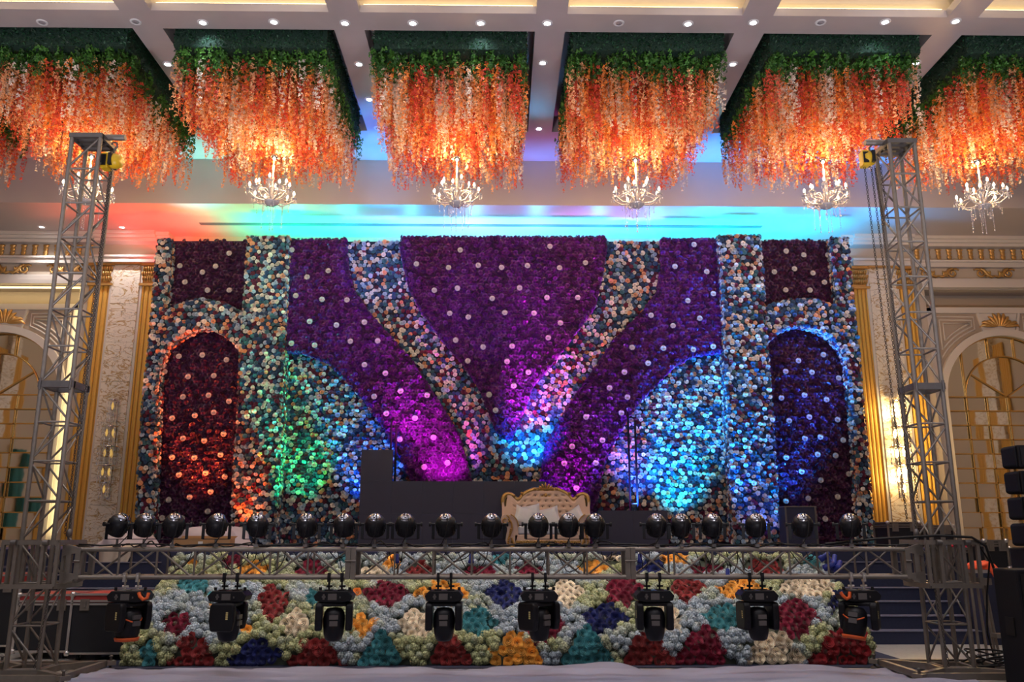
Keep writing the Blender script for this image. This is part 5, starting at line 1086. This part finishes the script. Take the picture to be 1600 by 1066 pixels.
# cloths
def heap(nm, lb, cat, c_, sx, sy, sz, m, seed, z0):
    n1, n2 = 36, 14; vs = []; fs = []
    for j in range(n2+1):
        for i in range(n1):
            a = 2*math.pi*i/n1; e = j/n2*math.pi/2; r_ = math.cos(e)**.7; q = 1+.28*noise.noise(Vector((math.cos(a)*1.6+seed, math.sin(a)*1.6, e*1.4)))
            vs.append((c_[0]+sx*r_*math.cos(a)*q, c_[1]+sy*r_*math.sin(a)*q, z0+sz*math.sin(e)*(1+.35*noise.noise(Vector((math.cos(a)*r_*2.4, math.sin(a)*2, seed))))))
    for j in range(n2):
        for i in range(n1): fs.append((j*n1+i, j*n1+(i+1) % n1, (j+1)*n1+(i+1) % n1, (j+1)*n1+i))
    fs.append(tuple(range(n1))[::-1]); m_ = MB(); m_.add(vs, fs, True); o = m_.build(nm, M[m]); return tag(o, lb, cat)
p = at(318, 850, 15.9); heap('wrapped_bundle', 'large pale wrapped bundle lying on the stage behind the cardboard box', 'bundle', (p.x+.12, 15.95), .74, .36, .36, 'sack', 2, zd)
p = at(195, 850, 15.6); heap('wrapped_bundle', 'white wrapped bundle lying on the stage behind the second par can', 'bundle', (p.x, 15.75), .5, .4, .30, 'sack', 5, zd)
p = at(188, 860, 15.1)
n1, n2 = 14, 16; vs = []; fs = []
for j in range(n2+1):
    for i in range(n1+1):
        s_ = j/n2*1.15-.35; u = i/n1-.5; w_ = .62-.3*max(0, s_); y = 15.0-.03-.03*math.sin(u*16) if s_ > 0 else 15.0-s_; z = zd+.02-max(0, s_)*.62+(.03*abs(math.sin(u*11+s_*4)) if s_ <= 0 else 0)
        vs.append((p.x+u*w_+.18*max(0, s_)*-.6, y, z))
for j in range(n2):
    for i in range(n1): a = j*(n1+1)+i; fs.append((a, a+1, a+n1+2, a+n1+1))
m = MB(); m.add(vs, fs, True); o = m.build('draped_cloth', M['beige_cloth']); sd = o.modifiers.new('thick', 'SOLIDIFY'); sd.thickness = .012; tag(o, 'beige cloth hanging over the stage edge above the left steps', 'cloth')
p = at(318, 850, 15.3)
t = thing('cardboard_box', 'open brown cardboard box on the stage edge behind the truss', 'box', (p.x, 15.35, zd)); MB().bb(-.48, .48, -.15, .15, 0, .17).build('carton', M['card'], t)
MB().bar((-.48, -.15, .17), (.48, -.15, .17), .01, .01).prism([(-.48, .17), (.48, .17), (.53, .21), (-.44, .215)], .14, .15).prism([(.50, .17), (.16, .17), (.13, .10), (.48, .09)], -.17, -.16).build('flap', M['card'], t); MB().bb(-.06, .02, -.156, -.149, .06, .12).build('shipping_label', M['white'], t)
p = at(1515, 838, 14.2); heap('red_cloth', 'crumpled dark red cloth on the low equipment case', 'cloth', (p.x, 14.25), .30, .2, .10, 'redcloth', 3, 1.40)
p = at(1545, 882, 11.2); 
sd_ = thing('tripod_stand', 'silver folded stand leaning between right tower and tall speaker', 'stand', (p.x, 11.3, 0))
for i, (dx, dx2) in enumerate(((-.12, -.20), (-.02, -.08), (.06, .05), (.12, .12))): tb(sd_, 'tube', MB().tube((p.x+dx2, 11.3+.04*i, .02), (p.x+dx-.06, 11.35+.04*i, 1.16-.10*(i % 2)), .018, 8), 'alu')
tb(sd_, 'top_plate', MB().bb(p.x-.22, p.x+.12, 11.2, 11.5, 1.13, 1.17), 'alub'); tb(sd_, 'clamp_block', MB().bb(p.x-.10, p.x+.04, 11.25, 11.45, .98, 1.06).bb(p.x+.02, p.x+.14, 11.25, 11.4, .33, .38), 'alu')
heap('orange_cloth', 'bright orange cloth lying on top of the folded stand', 'cloth', (p.x-.02, 11.35), .19, .13, .10, 'orangecloth', 7, 1.172)
m = MB(); m.prism([(p.x-.02, 1.19), (p.x+.14, 1.19), (p.x+.13, 1.03), (p.x+.05, 1.05)], 11.17, 11.19); o = m.build('orange_strap', M['orangecloth']); tag(o, 'orange cloth end hanging off the folded stand', 'cloth')
def speaker(lb, loc, w_, d, h, rz, grp, trap=False):
    t = thing('loudspeaker', lb, 'speaker', loc, rz, grp)
    if trap: MB().prism([(-w_/2, .02), (w_/2, .02), (w_/2, h-.02), (-w_/2, h-.02)], -d/2, d/2).prism([(-w_/2-.03, .05), (-w_/2, .02), (-w_/2, h-.02), (-w_/2-.03, h-.05)], -d/2+.03, d/2).build('cabinet', M['blackm'], t, bevel=.02)
    else: MB().bb(-w_/2, w_/2, -d/2, d/2, 0, h).build('cabinet', M['blackm'], t, bevel=.02)
    MB().bb(-w_/2+.03, w_/2-.03, -d/2-.012, -d/2, .05, h-.05).build('grille', M['rubber'], t)
    MB().bb(-w_/2-.012, -w_/2+.001, -.08, .08, h*.45, h*.6).build('handle', M['rubber'], t); return t
xs0 = at(1588, 890, 9.2).x
speaker('tall black loudspeaker standing on the floor at the right picture edge', (xs0+.33, 9.43, 0), .66, .46, 1.25, 0, 'black loudspeakers')
for i, (px, y0, y1) in enumerate(((1577, 855, 828), (1585, 808, 0), (1580, 768, 0), (1574, 732, 0))): pass
lab = ['lowest', 'second lowest', 'second highest', 'topmost']; zz = 1.44; X_ = at(1576, 715, 11.7).x+.36
speaker('black bass loudspeaker on the floor under the stacked array speakers', (X_, 11.75, 0), .68, .5, 1.435, 0, 'black loudspeakers')
for i in range(4): speaker('%s black curved array speaker in the stack at the right edge' % lab[i], (X_, 11.7, zz), .66, .36, .342, 0, 'array speakers stacked at the right edge', True); zz += .348
# ================================================================== WALL SCONCES
def sconce(px, lit, lb):
    ytop, ybot = 620, 800; p = at(px, 700, YW-.25); t = thing('crystal_sconce', lb, 'wall lamp', (p.x, YW-.14, p.z), 0, 'long crystal sconces on the marble pilasters')
    MB().bb(-.05, .05, -.02, .01, -1.1, 1.1).build('back_plate', M['chrome'], t)
    for k, (z, r_, n, L) in enumerate(((1.05, .10, 8, .5), (.45, .17, 10, .45), (0, .22, 12, .42), (-.42, .17, 10, .4), (-.8, .10, 8, .35))):
        MB().lathe([(r_-.01, 0), (r_+.01, .01), (r_+.01, .025), (r_-.01, .03)], 16, Matrix.Translation((0, -.2, z))).build('tier_ring', M['chrome'], t)
        c_ = MB()
        for i in range(n):
            a = 2*math.pi*i/n; x, y = r_*math.cos(a), -.2+r_*math.sin(a)*.8
            for q in range(4): c_.lathe([(.001, z-q*L/4), (.012, z-q*L/4-L*.1), (.001, z-q*L/4-L*.22)], 5, Matrix.Translation((x, y, 0)))
        stuff(c_.build('crystal_drops', M['crystal'], t))
        for x in ((-.07, .07) if k in (1, 2, 3) else (0,)): MB().lathe([(.01, z-.2), (.025, z-.16), (.03, z-.11), (.015, z-.05), (.002, z-.03)], 8, Matrix.Translation((x, -.2, 0))).build('bulb', M['sbulb' if lit else 'sbulboff'], t)
    if lit:
        for z in (-.7, 0, .8):
            l = bpy.data.lights.new('sconce_lamp', 'POINT'); l.energy = 55; l.color = (1, .68, .28); l.shadow_soft_size = .1; o = bpy.data.objects.new('sconce_lamp', l); COL.objects.link(o); o.location = (p.x, YW-.50, p.z+z)
sconce(172, False, 'unlit long crystal wall sconce on the left marble pilaster'); sconce(1404, True, 'brightly lit long crystal wall sconce on the right marble pilaster')
